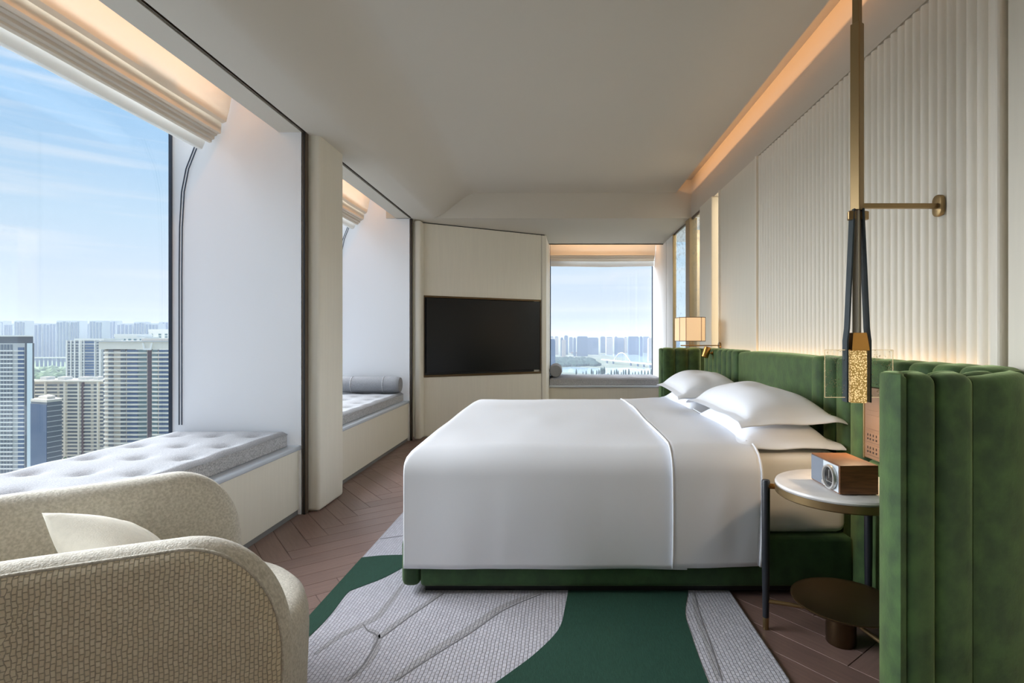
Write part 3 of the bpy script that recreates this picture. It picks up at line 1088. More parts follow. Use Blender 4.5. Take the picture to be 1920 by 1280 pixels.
# ------------------------------------------------------------------ pillows
def pillow(label, cx, cy, z, wx, wy, th, rotz=0.0, tilt=0.0, seed=0.0, lift=0.0, droop=0.0, group='white oxford pillows on the bed', flange=0.052):
    """z: height of the flange plane; filling rises above and sinks a little below"""
    t = thing('pillow', label, 'pillow', (cx, cy, z), group)
    n = 44
    cz, sz_ = math.cos(rotz), math.sin(rotz)

    def base(u, v):
        a, b = 2 * u - 1, 2 * v - 1
        # sides pull in between the corners
        ax = a * (wx / 2) * (1 - 0.07 * (1 - b * b) * abs(a) ** 2)
        by = b * (wy / 2) * (1 - 0.04 * (1 - a * a) * abs(b) ** 2)
        fx, fy = 1 - flange / (wx / 2), 1 - flange / (wy / 2)
        ea, eb = min(1, abs(a) / fx), min(1, abs(b) / fy)
        core = max(0.0, (1 - ea ** 2.6)) * max(0.0, (1 - eb ** 3.4))
        return a, b, ax, by, core ** 0.55

    def place(x, y, zz):
        X = x * cz - y * sz_
        Y = x * sz_ + y * cz
        return (cx + X, cy + Y, z + zz)

    def wob(a, b):
        return 0.010 * noise.noise((a * 1.7 + seed, b * 1.9, seed)) + 0.012 * (abs(a * b)) ** 3 * noise.noise((a * 3 + seed, b * 3, 1.0))

    def sag(a, b, ax):
        fb = max(0, abs(b) - (1 - flange / (wy / 2))) / (flange / (wy / 2))
        fa = max(0, abs(a) - (1 - flange / (wx / 2))) / (flange / (wx / 2))
        return tilt * ax - 0.026 * fb ** 1.3 - 0.010 * fa * (1 - 0.6 * fb)

    def topf(u, v):
        a, b, ax, by, c = base(u, v)
        cr = 0.010 * noise.noise((ax * 8 + seed, by * 6, 2.0)) * c
        return place(ax, by, th * c * (0.92 + 0.12 * noise.noise((a * 1.2 + seed, b * 1.1, 3))) + cr + wob(a, b) * (1 - c) + sag(a, b, ax) + 0.004)

    def botf(u, v):
        a, b, ax, by, c = base(u, v)
        return place(ax, by, -0.012 * c + wob(a, b) * (1 - c) + sag(a, b, ax))
    bm = grid(topf, n, n)
    bm2 = grid(botf, n, n)
    me = bpy.data.meshes.new('tmp')
    bmesh.ops.reverse_faces(bm2, faces=bm2.faces[:])
    bm2.to_mesh(me)
    bm.from_mesh(me)
    bpy.data.meshes.remove(me)
    bm2.free()
    obj('case', bm, M['linen'], t, True, 70)
    # stitched line where the flange starts
    bm = bm_new()
    fu, fv = flange / wx, flange / wy
    loop = []
    m = 24
    for i in range(m):
        loop.append((fu + (1 - 2 * fu) * i / m, fv))
    for i in range(m):
        loop.append((1 - fu, fv + (1 - 2 * fv) * i / m))
    for i in range(m):
        loop.append((1 - fu - (1 - 2 * fu) * i / m, 1 - fv))
    for i in range(m + 1):
        loop.append((fu, 1 - fv - (1 - 2 * fv) * i / m))
    tube(bm, [Vector(topf(a, b)) + Vector((0, 0, 0.0005)) for a, b in loop], 0.0022, 5, False)
    obj('flange_seam', bm, M['linen'], t, True)
    return t


pillow('lower white pillow of the stack nearest the round bedside table', 1.075, 2.965, 0.690, 0.50, 1.00, 0.105, 0.0, 0.0, 1.3)
pillow('upper white pillow of the stack nearest the round bedside table', 1.078, 2.970, 0.803, 0.50, 1.00, 0.130, 0.02, 0.02, 4.1)
pillow('lower white pillow of the stack near the shaded lamp', 1.070, 4.02, 0.692, 0.50, 0.96, 0.100, 0.0, 0.0, 7.7)
pillow('upper white pillow of the stack near the shaded lamp', 1.066, 4.06, 0.806, 0.52, 1.00, 0.125, -0.03, 0.04, 9.2, lift=0.0)

# ------------------------------------------------------------------ headboard
HT = 1.088
hb = thing('headboard', 'green velvet winged headboard with vertical channels around the bed', 'headboard', (1.4, 3.46, 0))


def channel(path, z0, z1, depth, bulge, nu=8, name='channel', parent=hb, m=None):
    """path: list of ((x, y), (nx, ny)) along the face, n pointing to the viewer's side; back plane lies depth behind the face"""
    vs_prof = [(1.0, 0.0), (1.0, 0.5), (1.0, 0.9)]
    n = len(path)
    bm = bm_new()
    rows = []
    r = min(0.028, depth * 0.45)
    for i, ((x, y), (nx_, ny_)) in enumerate(path):
        u = 2 * i / (n - 1) - 1
        k = 1 - abs(u) ** 3.2
        f = bulge * k
        top = z1 - 0.012 * (1 - k)
        prof_ = [(f, z0), (f, z0 + (top - z0) * 0.5), (f, top - r)]
        for q in range(1, 6):
            a = q / 5 * PI / 2
            prof_.append((f - r + r * math.cos(a), top - r + r * math.sin(a)))
        prof_ += [(-depth * 0.5, top + 0.004 * k), (-depth + r * 0.6, top), (-depth, top - r * 0.6), (-depth, z0)]
        rows.append([bm.verts.new((x + nx_ * o_, y + ny_ * o_, z_)) for o_, z_ in prof_])
    for a, b in zip(rows, rows[1:]):
        for j in range(len(a) - 1):
            bm.faces.new((a[j], a[j + 1], b[j + 1], b[j]))
    bm.faces.new(rows[0])
    bm.faces.new(rows[-1][::-1])
    bmesh.ops.recalc_face_normals(bm, faces=bm.faces[:])
    return obj(name, bm, m or M['velvet'], parent, True, 60)


def line(p, q, nrm, n=9):
    return [((p[0] + (q[0] - p[0]) * i / (n - 1), p[1] + (q[1] - p[1]) * i / (n - 1)), nrm) for i in range(n)]


HX = 1.358   # face of the back before the padding's bulge
# smooth centre and the channels either side of it
channel(line((HX, 2.862), (HX, 4.058), (-1, 0), 25), 0.03, HT, 0.115, 0.020, name='centre_panel')
ys = [4.06 + 0.131 * i for i in range(8)]
for a, b in zip(ys, ys[1:]):
    channel(line((HX, a + 0.001), (HX, b - 0.001), (-1, 0)), 0.03, HT, 0.115, 0.026)
ys = [2.86 - 0.1265 * i for i in range(5)] + [2.20 - 0.13 * i for i in range(5)]
for a, b in zip(ys, ys[1:]):
    if abs(a - 2.354) < 0.01:
        channel(line((HX, b + 0.001), (HX, a - 0.001), (-1, 0)), 0.972, HT, 0.115, 0.02)
        channel(line((HX, b + 0.001), (HX, a - 0.001), (-1, 0)), 0.03, 0.655, 0.115, 0.02)
        continue
    channel(line((HX, b + 0.001), (HX, a - 0.001), (-1, 0)), 0.03, HT, 0.115, 0.026)
# far wing, inner face towards the bed
xs = [0.968, 1.095, 1.215, 1.340]
for a, b in zip(xs, xs[1:]):
    channel(line((a + 0.001, 5.075), (b - 0.001, 5.075), (0, -1)), 0.03, HT, 0.11, 0.018)
channel(line((0.966, 5.072), (0.966, 5.19), (-1, 0)), 0.03, HT - 0.004, 0.02, 0.012, name='wing_end')
channel(line((0.966, 5.19), (1.45, 5.19), (0, 1)), 0.03, HT - 0.004, 0.02, 0.006, name='wing_back')
# near wing, outer face towards the camera, rounding into the wall
NY = 1.567
WT = HT - 0.012
for a, b in ((1.018, 1.102), (1.102, 1.213)):
    channel(line((a + 0.001, NY), (b - 0.001, NY), (0, -1)), 0.012, WT, 0.055, 0.012)
arc = [((1.214, NY), (0, -1))]
ccx, ccy, ra = 1.268, NY + 0.20, 0.20
for k in range(0, 13):
    a = R(-90 + 90 * k / 12)
    arc.append(((ccx + ra * math.cos(a), ccy + ra * math.sin(a)), (math.cos(a), math.sin(a))))
channel(arc, 0.012, WT, 0.055, 0.010)
channel([((1.003 - 0.0, NY + 0.105), (-1, 0)), ((0.999, NY + 0.085), (-1, 0)), ((0.998, NY + 0.05), (-1, 0)), ((0.999, NY + 0.02), (-1, 0)),
         ((1.004, NY + 0.0), (-0.75, -0.66)), ((1.0165, NY - 0.002), (0, -1))], 0.012, WT + 0.002, 0.02, 0.012, name='wing_end')
xs = [1.02, 1.13, 1.24, 1.345]
for a, b in zip(xs, xs[1:]):
    channel(line((b - 0.001, NY + 0.10), (a + 0.001, NY + 0.10), (0, 1)), 0.012, WT, 0.048, 0.014)
ys = [1.68 + 0.0]
# socket panel let into the near channels
op = obj('socket_panel', box(1.338, 1.46, 2.205, 2.349, 0.66, 0.968, 0.004), M['outlet'], hb)
obj('frame', box(1.334, 1.35, 2.341, 2.3525, 0.655, 0.972, 0.003), M['bronze'], op)
for zc in (0.70, 0.755):
    s = obj('socket', box(1.335, 1.339, 2.225, 2.325, zc - 0.022, zc + 0.022, 0.0015), M['outlet'], op)
bm = bm_new()
for zc in (0.70, 0.755):
    for yc in (2.25, 2.272, 2.294, 2.312):
        bx(bm, 1.3335, 1.3355, yc - 0.004, yc + 0.004, zc - 0.012, zc - 0.004)
        bx(bm, 1.3335, 1.3355, yc - 0.0025, yc + 0.0025, zc + 0.004, zc + 0.014)
obj('pin_holes', bm, M['plug_hole'], op)
for zc in (0.82, 0.90):
    obj('switch_plate', box(1.335, 1.339, 2.225, 2.325, zc - 0.03, zc + 0.03, 0.0015), M['outlet'], op)
# reading light on the far channels
rl = thing('reading_light', 'small brass cylinder reading light on the far part of the green headboard', 'lamp', (1.30, 4.66, 1.0))
bm = bm_new()
tube(bm, [(1.262, 4.66, 1.012), (1.264, 4.66, 1.018), (1.29, 4.655, 1.100), (1.291, 4.655, 1.104)], [0.024, 0.030, 0.030, 0.026], 20)
bm.transform(Matrix.Translation((0, 0, 0)))
obj('head', bm, M['gold'], rl, True, 40)
bm = bm_new()
tube(bm, [(1.29, 4.656, 1.052), (1.325, 4.654, 1.050), (1.334, 4.654, 1.050)], 0.006, 10)
obj('arm', bm, M['gold'], rl, True, 40)
bm = bm_new()
tube(bm, [(1.322, 4.654, 1.05), (1.334, 4.654, 1.05)], 0.014, 14)
obj('wall_mount', bm, M['gold'], rl, True, 40)

# ------------------------------------------------------------------ far wall lamp with eight-sided shade
LX, LY, LZ0, LZ1 = 1.216, 5.00, 1.155, 1.372
lamp = thing('swing_arm_lamp', 'lit cream eight-sided shade lamp on a brass arm beside the bed', 'lamp', (LX, LY, 1.10))
hx, hy, ch = 0.118, 0.15, 0.048
oct_ = [(LX - hx + ch, LY - hy), (LX + hx - ch, LY - hy), (LX + hx, LY - hy + ch), (LX + hx, LY + hy - ch),
        (LX + hx - ch, LY + hy), (LX - hx + ch, LY + hy), (LX - hx, LY + hy - ch), (LX - hx, LY - hy + ch)]


def shade_mat():
    m = bpy.data.materials.new('lit_shade_fabric')
    m.use_nodes = True
    n, l = m.node_tree.nodes, m.node_tree.links
    b = n['Principled BSDF']
    b.inputs['Base Color'].default_value = srgb(236, 212, 178)
    b.inputs['Roughness'].default_value = 0.9
    b.inputs['Emission Color'].default_value = (1.0, 0.60, 0.30, 1)
    b.inputs['Emission Strength'].default_value = 0.36
    return m


M['shade'] = shade_mat()
bm = bm_new()
for z0, z1 in ((LZ0, LZ1),):
    lo_ = [bm.verts.new((x, y, z0)) for x, y in oct_]
    hi_ = [bm.verts.new((x, y, z1)) for x, y in oct_]
    for i in range(8):
        bm.faces.new((lo_[i], lo_[(i + 1) % 8], hi_[(i + 1) % 8], hi_[i]))
bmesh.ops.recalc_face_normals(bm, faces=bm.faces[:])
bmesh.ops.solidify(bm, geom=bm.faces[:], thickness=0.003)
sh = obj('lamp_shade', bm, M['shade'], lamp)
for z in (LZ0, LZ1):
    bm = bm_new()
    tube(bm, [(x, y, z) for x, y in oct_ + oct_[:1]], 0.0032, 6)
    obj('rim', bm, M['dark_bronze'], sh)
for x, y in oct_:
    bm = bm_new()
    tube(bm, [(x, y, LZ0), (x, y, LZ1)], 0.0026, 6)
    obj('rib', bm, M['dark_bronze'], sh)
bm = bm_new()
tube(bm, [(LX - 0.085, LY, 1.112), (XW - 0.02, LY, 1.112)], 0.0055, 10)
tube(bm, [(LX, LY, 1.098), (LX, LY, 1.25)], 0.005, 8)
tube(bm, [(LX + 0.03, LY, 1.112), (LX + 0.03, LY, 1.16)], 0.0035, 8)
obj('arm', bm, M['bronze'], lamp, True, 40)
bm = bm_new()
tube(bm, [(XW - 0.022, LY, 1.112), (XW - 0.004, LY, 1.112)], 0.03, 20)
obj('wall_mount', bm, M['bronze'], lamp, True, 40)
obj('bulb', lathe([(0, 1.235), (0.022, 1.245), (0.03, 1.27), (0.018, 1.30), (0, 1.305)], LX, LY, 16), emit('bulb_glow', (1, 0.7, 0.4, 1), 5.0), lamp, True)

# ------------------------------------------------------------------ near pendant
PX, PY = 1.178, 2.115
pen = thing('pendant_lamp', 'brass and dark leather strap pendant with a lit bubbled glass block', 'lamp', (PX, PY, 0.93))


def sq_tube(cx, cy, half, z0, z1, ang, b=0.002):
    bm = box(-half, half, -half, half, z0, z1, b, 1)
    bmesh.ops.rotate(bm, verts=bm.verts[:], cent=(0, 0, 0), matrix=Matrix.Rotation(ang, 3, 'Z'))
    bmesh.ops.translate(bm, verts=bm.verts[:], vec=(cx, cy, 0))
    return bm


RA = R(34)
obj('upper_rod', sq_tube(PX, PY, 0.0135, 2.40, 2.94, RA), M['bronze'], pen)
obj('sleeve', sq_tube(PX, PY, 0.0185, 1.685, 2.425, RA), M['bronze'], pen)
obj('centre_rod', sq_tube(PX - 0.001, PY, 0.0125, 1.199, 1.69, R(40)), mat('satin_nickel_rod', srgb(196, 186, 168), 0.5, metal=0.3), pen)
obj('wall_arm', box(PX + 0.01, XW - 0.012, PY - 0.008, PY + 0.008, 1.694, 1.714, 0.002), M['bronze'], pen)
bm = bm_new()
pill = [(PY + 0.026 * math.cos(R(a_)) * 1.0, zc_ + 0.024 * math.sin(R(a_))) for zc_, a0_ in ((1.724, 0), (1.686, 180)) for a_ in range(a0_, a0_ + 181, 15)]
bk_ = [bm.verts.new((XW, y, z)) for y, z in pill]
fr_ = [bm.verts.new((XW - 0.018, y, z)) for y, z in pill]
bm.faces.new(bk_)
ff_ = bm.faces.new(fr_[::-1])
for i in range(len(pill)):
    bm.faces.new((bk_[i], bk_[(i + 1) % len(pill)], fr_[(i + 1) % len(pill)], fr_[i]))
bmesh.ops.recalc_face_normals(bm, faces=bm.faces[:])
bev(bm, 0.003, 2, list(ff_.edges))
obj('wall_plate', bm, M['bronze'], pen, True, 40)
for s in (-1, 1):
    obj('clamp', sq_tube(PX + s * 0.024, PY - 0.004, 0.014, 1.648, 1.682, R(20) * s, 0.003), M['bronze'], pen)


def strap(s):
    bm = bm_new()
    # a flat band leaving the clamp and running down the side of the glass block
    top, mid, bot = (s * 0.014, 1.69), (s * 0.034, 1.22), (s * 0.040, 0.928)
    ctr = []
    for k in range(9):
        t_ = k / 8
        ctr.append((top[0] + (mid[0] - top[0]) * t_, top[1] + (mid[1] - top[1]) * t_))
    ctr.append((bot[0], 1.17))
    ctr.append((bot[0], bot[1]))
    w, th_ = 0.022, 0.006
    rows = []
    for x, z in ctr:
        rows.append([bm.verts.new((x + s * a, y, z)) for a, y in ((0, -w), (th_, -w), (th_, w), (0, w))])
    for a, b in zip(rows, rows[1:]):
        for j in range(4):
            bm.faces.new((a[j], a[(j + 1) % 4], b[(j + 1) % 4], b[j]))
    bm.faces.new(rows[0])
    bm.faces.new(rows[-1][::-1])
    bmesh.ops.recalc_face_normals(bm, faces=bm.faces[:])
    bmesh.ops.rotate(bm, verts=bm.verts[:], cent=(0, 0, 0), matrix=Matrix.Rotation(R(-6), 3, 'Z'))
    bmesh.ops.translate(bm, verts=bm.verts[:], vec=(PX - 0.001, PY, 0))
    return bm


obj('strap', strap(-1), M['leather'], pen)
obj('strap', strap(1), M['leather'], pen)
bm = bm_new()
rows = []
for hw, z in ((0.026, 1.202), (0.027, 1.198), (0.034, 1.140), (0.034, 1.132)):
    rows.append([bm.verts.new((PX + a * hw, PY + b * hw * 0.8, z)) for a, b in ((-1, -1), (1, -1), (1, 1), (-1, 1))])
for a, b in zip(rows, rows[1:]):
    for j in range(4):
        bm.faces.new((a[j], a[(j + 1) % 4], b[(j + 1) % 4], b[j]))
bm.faces.new(rows[0])
bm.faces.new(rows[-1][::-1])
bmesh.ops.recalc_face_normals(bm, faces=bm.faces[:])
obj('lamp_holder', bm, M['gold'], pen)


def crystal_mat():
    m = bpy.data.materials.new('lit_bubbled_crystal')
    m.use_nodes = True
    n, l = m.node_tree.nodes, m.node_tree.links
    b = n['Principled BSDF']
    t_ = n.new('ShaderNodeTexCoord')
    v = n.new('ShaderNodeTexVoronoi')
    v.inputs['Scale'].default_value = 170
    l.new(t_.outputs['Object'], v.inputs['Vector'])
    rp = n.new('ShaderNodeValToRGB')
    rp.color_ramp.elements[0].position = 0.2
    rp.color_ramp.elements[0].color = (1.0, 0.72, 0.36, 1)
    rp.color_ramp.elements[1].position = 0.55
    rp.color_ramp.elements[1].color = (0.16, 0.09, 0.02, 1)
    l.new(v.outputs['Distance'], rp.inputs[0])
    l.new(rp.outputs[0], b.inputs['Emission Color'])
    b.inputs['Emission Strength'].default_value = 0.75
    b.inputs['Base Color'].default_value = srgb(200, 170, 110)
    b.inputs['Roughness'].default_value = 0.15
    return m


M['crystal'] = crystal_mat()
bm = box(-0.030, 0.030, -0.024, 0.024, 0.926, 1.132, 0.004)
bmesh.ops.rotate(bm, verts=bm.verts[:], cent=(0, 0, 0), matrix=Matrix.Rotation(R(-14), 3, 'Z'))
bmesh.ops.translate(bm, verts=bm.verts[:], vec=(PX, PY, 0))
obj('glass_block', bm, M['crystal'], pen)


def plate_mat():
    m = glass('bubbled_clear_glass', (0.95, 0.96, 0.94, 1), 0.12, 0.0)
    n, l = m.node_tree.nodes, m.node_tree.links
    out = n['Material Output']
    base = out.inputs[0].links[0].from_socket
    t_ = n.new('ShaderNodeTexCoord')
    v = n.new('ShaderNodeTexVoronoi')
    v.inputs['Scale'].default_value = 120
    l.new(t_.outputs['Object'], v.inputs['Vector'])
    lt = n.new('ShaderNodeMath')
    lt.operation = 'LESS_THAN'
    lt.inputs[1].default_value = 0.26
    l.new(v.outputs['Distance'], lt.inputs[0])
    nz_ = n.new('ShaderNodeTexNoise')
    nz_.inputs['Scale'].default_value = 40
    l.new(t_.outputs['Object'], nz_.inputs['Vector'])
    gt = n.new('ShaderNodeMath')
    gt.operation = 'GREATER_THAN'
    gt.inputs[1].default_value = 0.52
    l.new(nz_.outputs['Fac'], gt.inputs[0])
    mu = n.new('ShaderNodeMath')
    mu.operation = 'MULTIPLY'
    l.new(lt.outputs[0], mu.inputs[0])
    l.new(gt.outputs[0], mu.inputs[1])
    mu2 = n.new('ShaderNodeMath')
    mu2.operation = 'MULTIPLY'
    mu2.inputs[1].default_value = 0.75
    l.new(mu.outputs[0], mu2.inputs[0])
    e = n.new('ShaderNodeBsdfDiffuse')
    e.inputs[0].default_value = (0.9, 0.78, 0.52, 1)
    mxs = n.new('ShaderNodeMixShader')
    l.new(mu2.outputs[0], mxs.inputs[0])
    l.new(base, mxs.inputs[1])
    l.new(e.outputs[0], mxs.inputs[2])
    l.new(mxs.outputs[0], out.inputs[0])
    return m


M['plate'] = plate_mat()
pl = obj('glass_plate', box(PX - 0.128, PX + 0.142, PY - 0.006, PY + 0.006, 0.946, 1.134, 0.001, 1), M['plate'], pen)
bm = bm_new()
for z in (0.946, 1.134):
    tube(bm, [(PX - 0.128, PY, z), (PX + 0.142, PY, z)], 0.0012, 5)
for x in (PX - 0.128, PX + 0.142):
    tube(bm, [(x, PY, 0.946), (x, PY, 1.134)], 0.0012, 5)
obj('glowing_edge', bm, emit('edge_glow', (1, 0.75, 0.42, 1), 0.45), pl)
area('pendant_glow', (PX, PY, 0.922), (0, 0, -1), (0, 1, 0), 0.05, 0.04, 1.0, (1.0, 0.72, 0.45))

# ------------------------------------------------------------------ round bedside table
TX, TY = 1.091, 2.072
tb = thing('bedside_table', 'round marble-topped bedside table with bronze rim and black legs', 'table', (TX, TY, 0))
obj('tabletop', lathe([(0, 0.596), (0.232, 0.596), (0.236, 0.599), (0.239, 0.606), (0.236, 0.613), (0.230, 0.616), (0, 0.616)], TX, TY, 72), M['marble'], tb, True, 40)
obj('rim', lathe([(0.20, 0.568), (0.234, 0.568), (0.2385, 0.572), (0.2385, 0.598), (0.226, 0.5955), (0.0, 0.5955), (0.0, 0.57), (0.2, 0.57)], TX, TY, 72), M['bronze'], tb, True, 40)
legs = []
for a in (160, 40, 280):
    lx, ly = TX + 0.272 * math.cos(R(a)), TY + 0.272 * math.sin(R(a))
    if a == 40:
        lx, ly = TX + 0.208, TY + 0.175
    bm = bm_new()
    ox, oy = (lx - TX) * 0.0, (ly - TY) * 0.0
    tube(bm, [(lx, ly, 0.05), (lx, ly, 0.30), (lx, ly, 0.600), (lx, ly, 0.606)], [0.0125, 0.0160, 0.0165, 0.014], 18)
    lg = obj('leg', bm, M['black_leg'], tb, True, 40)
    bm = bm_new()
    tube(bm, [(lx, ly, 0.001), (lx, ly, 0.05)], [0.0108, 0.0127], 18)
    obj('foot_cap', bm, M['bronze'], lg, True, 40)
    bm = bm_new()
    ix, iy = TX + (lx - TX) * 0.84, TY + (ly - TY) * 0.84
    tube(bm, [(lx, ly, 0.582), (ix, iy, 0.582)], 0.011, 12)
    obj('bracket', bm, M['gold'], lg, True, 40)
    bm = bm_new()
    tube(bm, [(lx, ly, 0.115), (TX + (lx - TX) * 0.15, TY + (ly - TY) * 0.15, 0.115)], 0.008, 10)
    obj('strut', bm, M['bronze'], lg, True, 40)
obj('lower_tray', lathe([(0, 0.150), (0.18, 0.158), (0.195, 0.166), (0.197, 0.170), (0.192, 0.171), (0.18, 0.166), (0, 0.160)], TX + 0.012, TY - 0.012, 56), M['dark_bronze'], tb, True, 40)
obj('pedestal', lathe([(0, 0.001), (0.052, 0.001), (0.054, 0.004), (0.054, 0.148), (0.05, 0.151), (0, 0.151)], TX, TY, 36), M['dark_bronze'], tb, True, 40)

# ------------------------------------------------------------------ radio
RXa, RXb, RYa, RYb, RZ0, RZ1 = 1.003, 1.142, 1.912, 2.128, 0.6165, 0.724
rd = thing('radio', 'small walnut table radio with a round dial on the marble table', 'radio', ((RXa + RXb) / 2, 2.02, RZ0))
bm = bm_new()
bx(bm, RXa, RXb, RYa, RYb, RZ0 + 0.003, RZ1)
obj('body', (bev(bm, 0.002, 2), bm)[1], M['walnut'], rd)
mid = RYa + 0.115
obj('face_plate', box(RXa - 0.0025, RXa + 0.004, RYa + 0.005, mid, RZ0 + 0.008, RZ1 - 0.005), M['radio_plate'], rd)
obj('grille', box(RXa - 0.002, RXa + 0.004, mid + 0.0005, RYb - 0.004, RZ0 + 0.008, RZ1 - 0.005), M['radio_cloth'], rd)
cyd, czd = RYa + 0.053, RZ0 + 0.054
ring = []
bm = bm_new()
prof_ = [(0.033, -0.002), (0.043, -0.003), (0.045, -0.012), (0.043, -0.018), (0.037, -0.018), (0.034, -0.010)]
rows = []
for k in range(40):
    a = 2 * PI * k / 40
    rows.append([bm.verts.new((RXa + o_, cyd + r_c * math.cos(a), czd + r_c * math.sin(a))) for r_c, o_ in prof_])
for k in range(40):
    a, b = rows[k], rows[(k + 1) % 40]
    for j in range(len(prof_)):
        bm.faces.new((a[j], a[(j + 1) % len(prof_)], b[(j + 1) % len(prof_)], b[j]))
bmesh.ops.recalc_face_normals(bm, faces=bm.faces[:])
dl = obj('dial', bm, M['silver'], rd, True, 40)
bm = bm_new()
tube(bm, [(RXa - 0.001, cyd, czd), (RXa - 0.011, cyd, czd)], 0.0345, 36)
obj('dial_face', bm, M['dial_glass'], dl)
bm = bm_new()
bx(bm, RXa - 0.0125, RXa - 0.011, cyd - 0.0015, cyd + 0.0015, czd - 0.005, czd + 0.026)
bx(bm, RXa - 0.0122, RXa - 0.011, cyd - 0.020, cyd + 0.020, czd - 0.018, czd - 0.0165)
obj('pointer', bm, M['silver'], dl)
bm = bm_new()
tube(bm, [(RXa - 0.001, mid - 0.006, RZ0 + 0.022), (RXa - 0.009, mid - 0.006, RZ0 + 0.022)], 0.008, 18)
obj('knob', bm, M['silver'], rd, True, 40)
bm = bm_new()
for y in (RYa + 0.02, RYb - 0.02):
    for x in (RXa + 0.02, RXb - 0.02):
        bx(bm, x - 0.008, x + 0.008, y - 0.008, y + 0.008, RZ0, RZ0 + 0.004)
obj('feet', bm, M['black'], rd)

# ------------------------------------------------------------------ television
tv = thing('television', 'large black flat television set in a bronze frame on the angled wall', 'television', (*on_tv(0.78, 0.0), TZ0))
S0, S1 = 0.012, TVLEN - 0.065
obj('recess_back', tvbox(S0, S1, -0.029, -0.022, TZ0 + 0.002, TZ1 - 0.002), M['black'], tv)
obj('screen', tvbox(S0 + 0.03, S1 - 0.012, -0.02, 0.006, TZ0 + 0.052, TZ1 - 0.028, 0.003), M['screen'], tv)
for nm, a in (('frame_rail', (S0, S1, -0.028, 0.008, TZ0, TZ0 + 0.026)), ('frame_rail', (S0, S1, -0.028, 0.008, TZ1 - 0.022, TZ1)),
              ('frame_rail', (S0, S0 + 0.007, -0.028, 0.008, TZ0 + 0.026, TZ1 - 0.022)), ('frame_rail', (S1 - 0.007, S1, -0.028, 0.008, TZ0 + 0.026, TZ1 - 0.022))):
    obj(nm, tvbox(*a, 0.001, 1), M['dark_bronze'], tv)

# ------------------------------------------------------------------ armchair
CH = Vector((-1.352, 1.343))
FA = R(38.3)
chair = thing('armchair', 'cream barrel armchair with ribbed back near the window seat', 'armchair', (CH.x, CH.y, 0))
fx_, fy_ = math.cos(FA), math.sin(FA)


def loc2w(a, b, z):
    return (CH.x + a * fx_ - b * fy_, CH.y + a * fy_ + b * fx_, z)


HW, STR = 0.335, 0.50        # half width of the horseshoe, length of the arms in front of its centre
ARC = PI * HW
SMAX = ARC / 2 + STR
XC = 0.03


def path2(s):
    """centre line of the shell: s = 0 at the middle of the back; returns point and outward normal in the chair's frame"""
    sg = 1 if s >= 0 else -1
    q = abs(s)
    if q <= ARC / 2:
        a = PI - q / HW
        p = (XC + HW * math.cos(a), sg * HW * math.sin(a))
        nn = (math.cos(a), sg * math.sin(a))
    else:
        e = q - ARC / 2
        p = (XC + e, sg * (HW + 0.105 * (e / STR) ** 1.3))
        d_ = 0.105 * 1.3 * (e / STR) ** 0.3 / STR
        ln = math.hypot(1, d_)
        nn = (-d_ / ln, sg / ln)
    return p, nn


ZB, ZT = 0.095, 0.715


def rim(tau):
    """outline of the shell in (s, z): tau 0..1 from the right arm's foot over the top to the left arm's foot"""
    rx, rz = 0.215, 0.30
    u = abs(2 * tau - 1)
    sg = 1 if tau > 0.5 else -1
    cut = 0.66
    if u < cut:
        s = (SMAX - rx) * u / cut
        z = ZT + 0.020 * math.cos(PI * s / (SMAX - rx)) * 0.5 + 0.012
    elif u < 0.93:
        a = (u - cut) / (0.93 - cut) * PI / 2
        s = (SMAX - rx) + rx * math.sin(a) ** 1.0
        z = (ZT - rz) + (rz + 0.002) * math.cos(a) ** 0.92
    else:
        t_ = (u - 0.93) / 0.07
        s = SMAX - 0.03 * t_ ** 2
        z = (ZT - rz) + (ZB - (ZT - rz)) * t_
    return sg * s, z


THK = 0.052
KS = [0.07, 0.10, 0.13, 0.16, 0.20] + [0.25 + 0.05 * k for k in range(16)]
SEAM = 0.020
NT = 150


def shell_pt(i, d, k, side):
    """point of the shell at outline step i; d metres in from the rim, or fraction k of the way to the middle of its foot"""
    s0, z0 = rim(i / NT)
    ln = math.hypot(s0, z0 - ZB) + 1e-6
    if d is not None:
        k = min(0.06, d / ln)
    s, z = s0 * (1 - k), z0 + (ZB - z0) * k
    q = min(1.0, k * ln / 0.055)
    off = THK * math.sqrt(max(0, 1 - (1 - q) ** 2))
    if side > 0:
        off += 0.012 * math.sin(PI * min(1, max(0, (z - ZB) / (ZT - ZB)))) * q
    (px_, py_), (nx_, ny_) = path2(s)
    return loc2w(px_ + nx_ * side * off, py_ + ny_ * side * off, z), (s, z)


def shell(rows):
    bm = bm_new()
    lay = bm.loops.layers.uv.new('UVMap')
    vs_, uvs = [], []
    for i in range(NT + 1):
        pr = [shell_pt(i, *r_) for r_ in rows]
        vs_.append([bm.verts.new(p) for p, _ in pr])
        uvs.append([u for _, u in pr])
    for i in range(NT):
        for j in range(len(rows) - 1):
            f = bm.faces.new((vs_[i][j], vs_[i + 1][j], vs_[i + 1][j + 1], vs_[i][j + 1]))
            for lp, (a, b) in zip(f.loops, ((i, j), (i + 1, j), (i + 1, j + 1), (i, j + 1))):
                lp[lay].uv = uvs[a][b]
    bmesh.ops.remove_doubles(bm, verts=bm.verts[:], dist=0.0003)
    bmesh.ops.recalc_face_normals(bm, faces=bm.faces[:])
    return bm


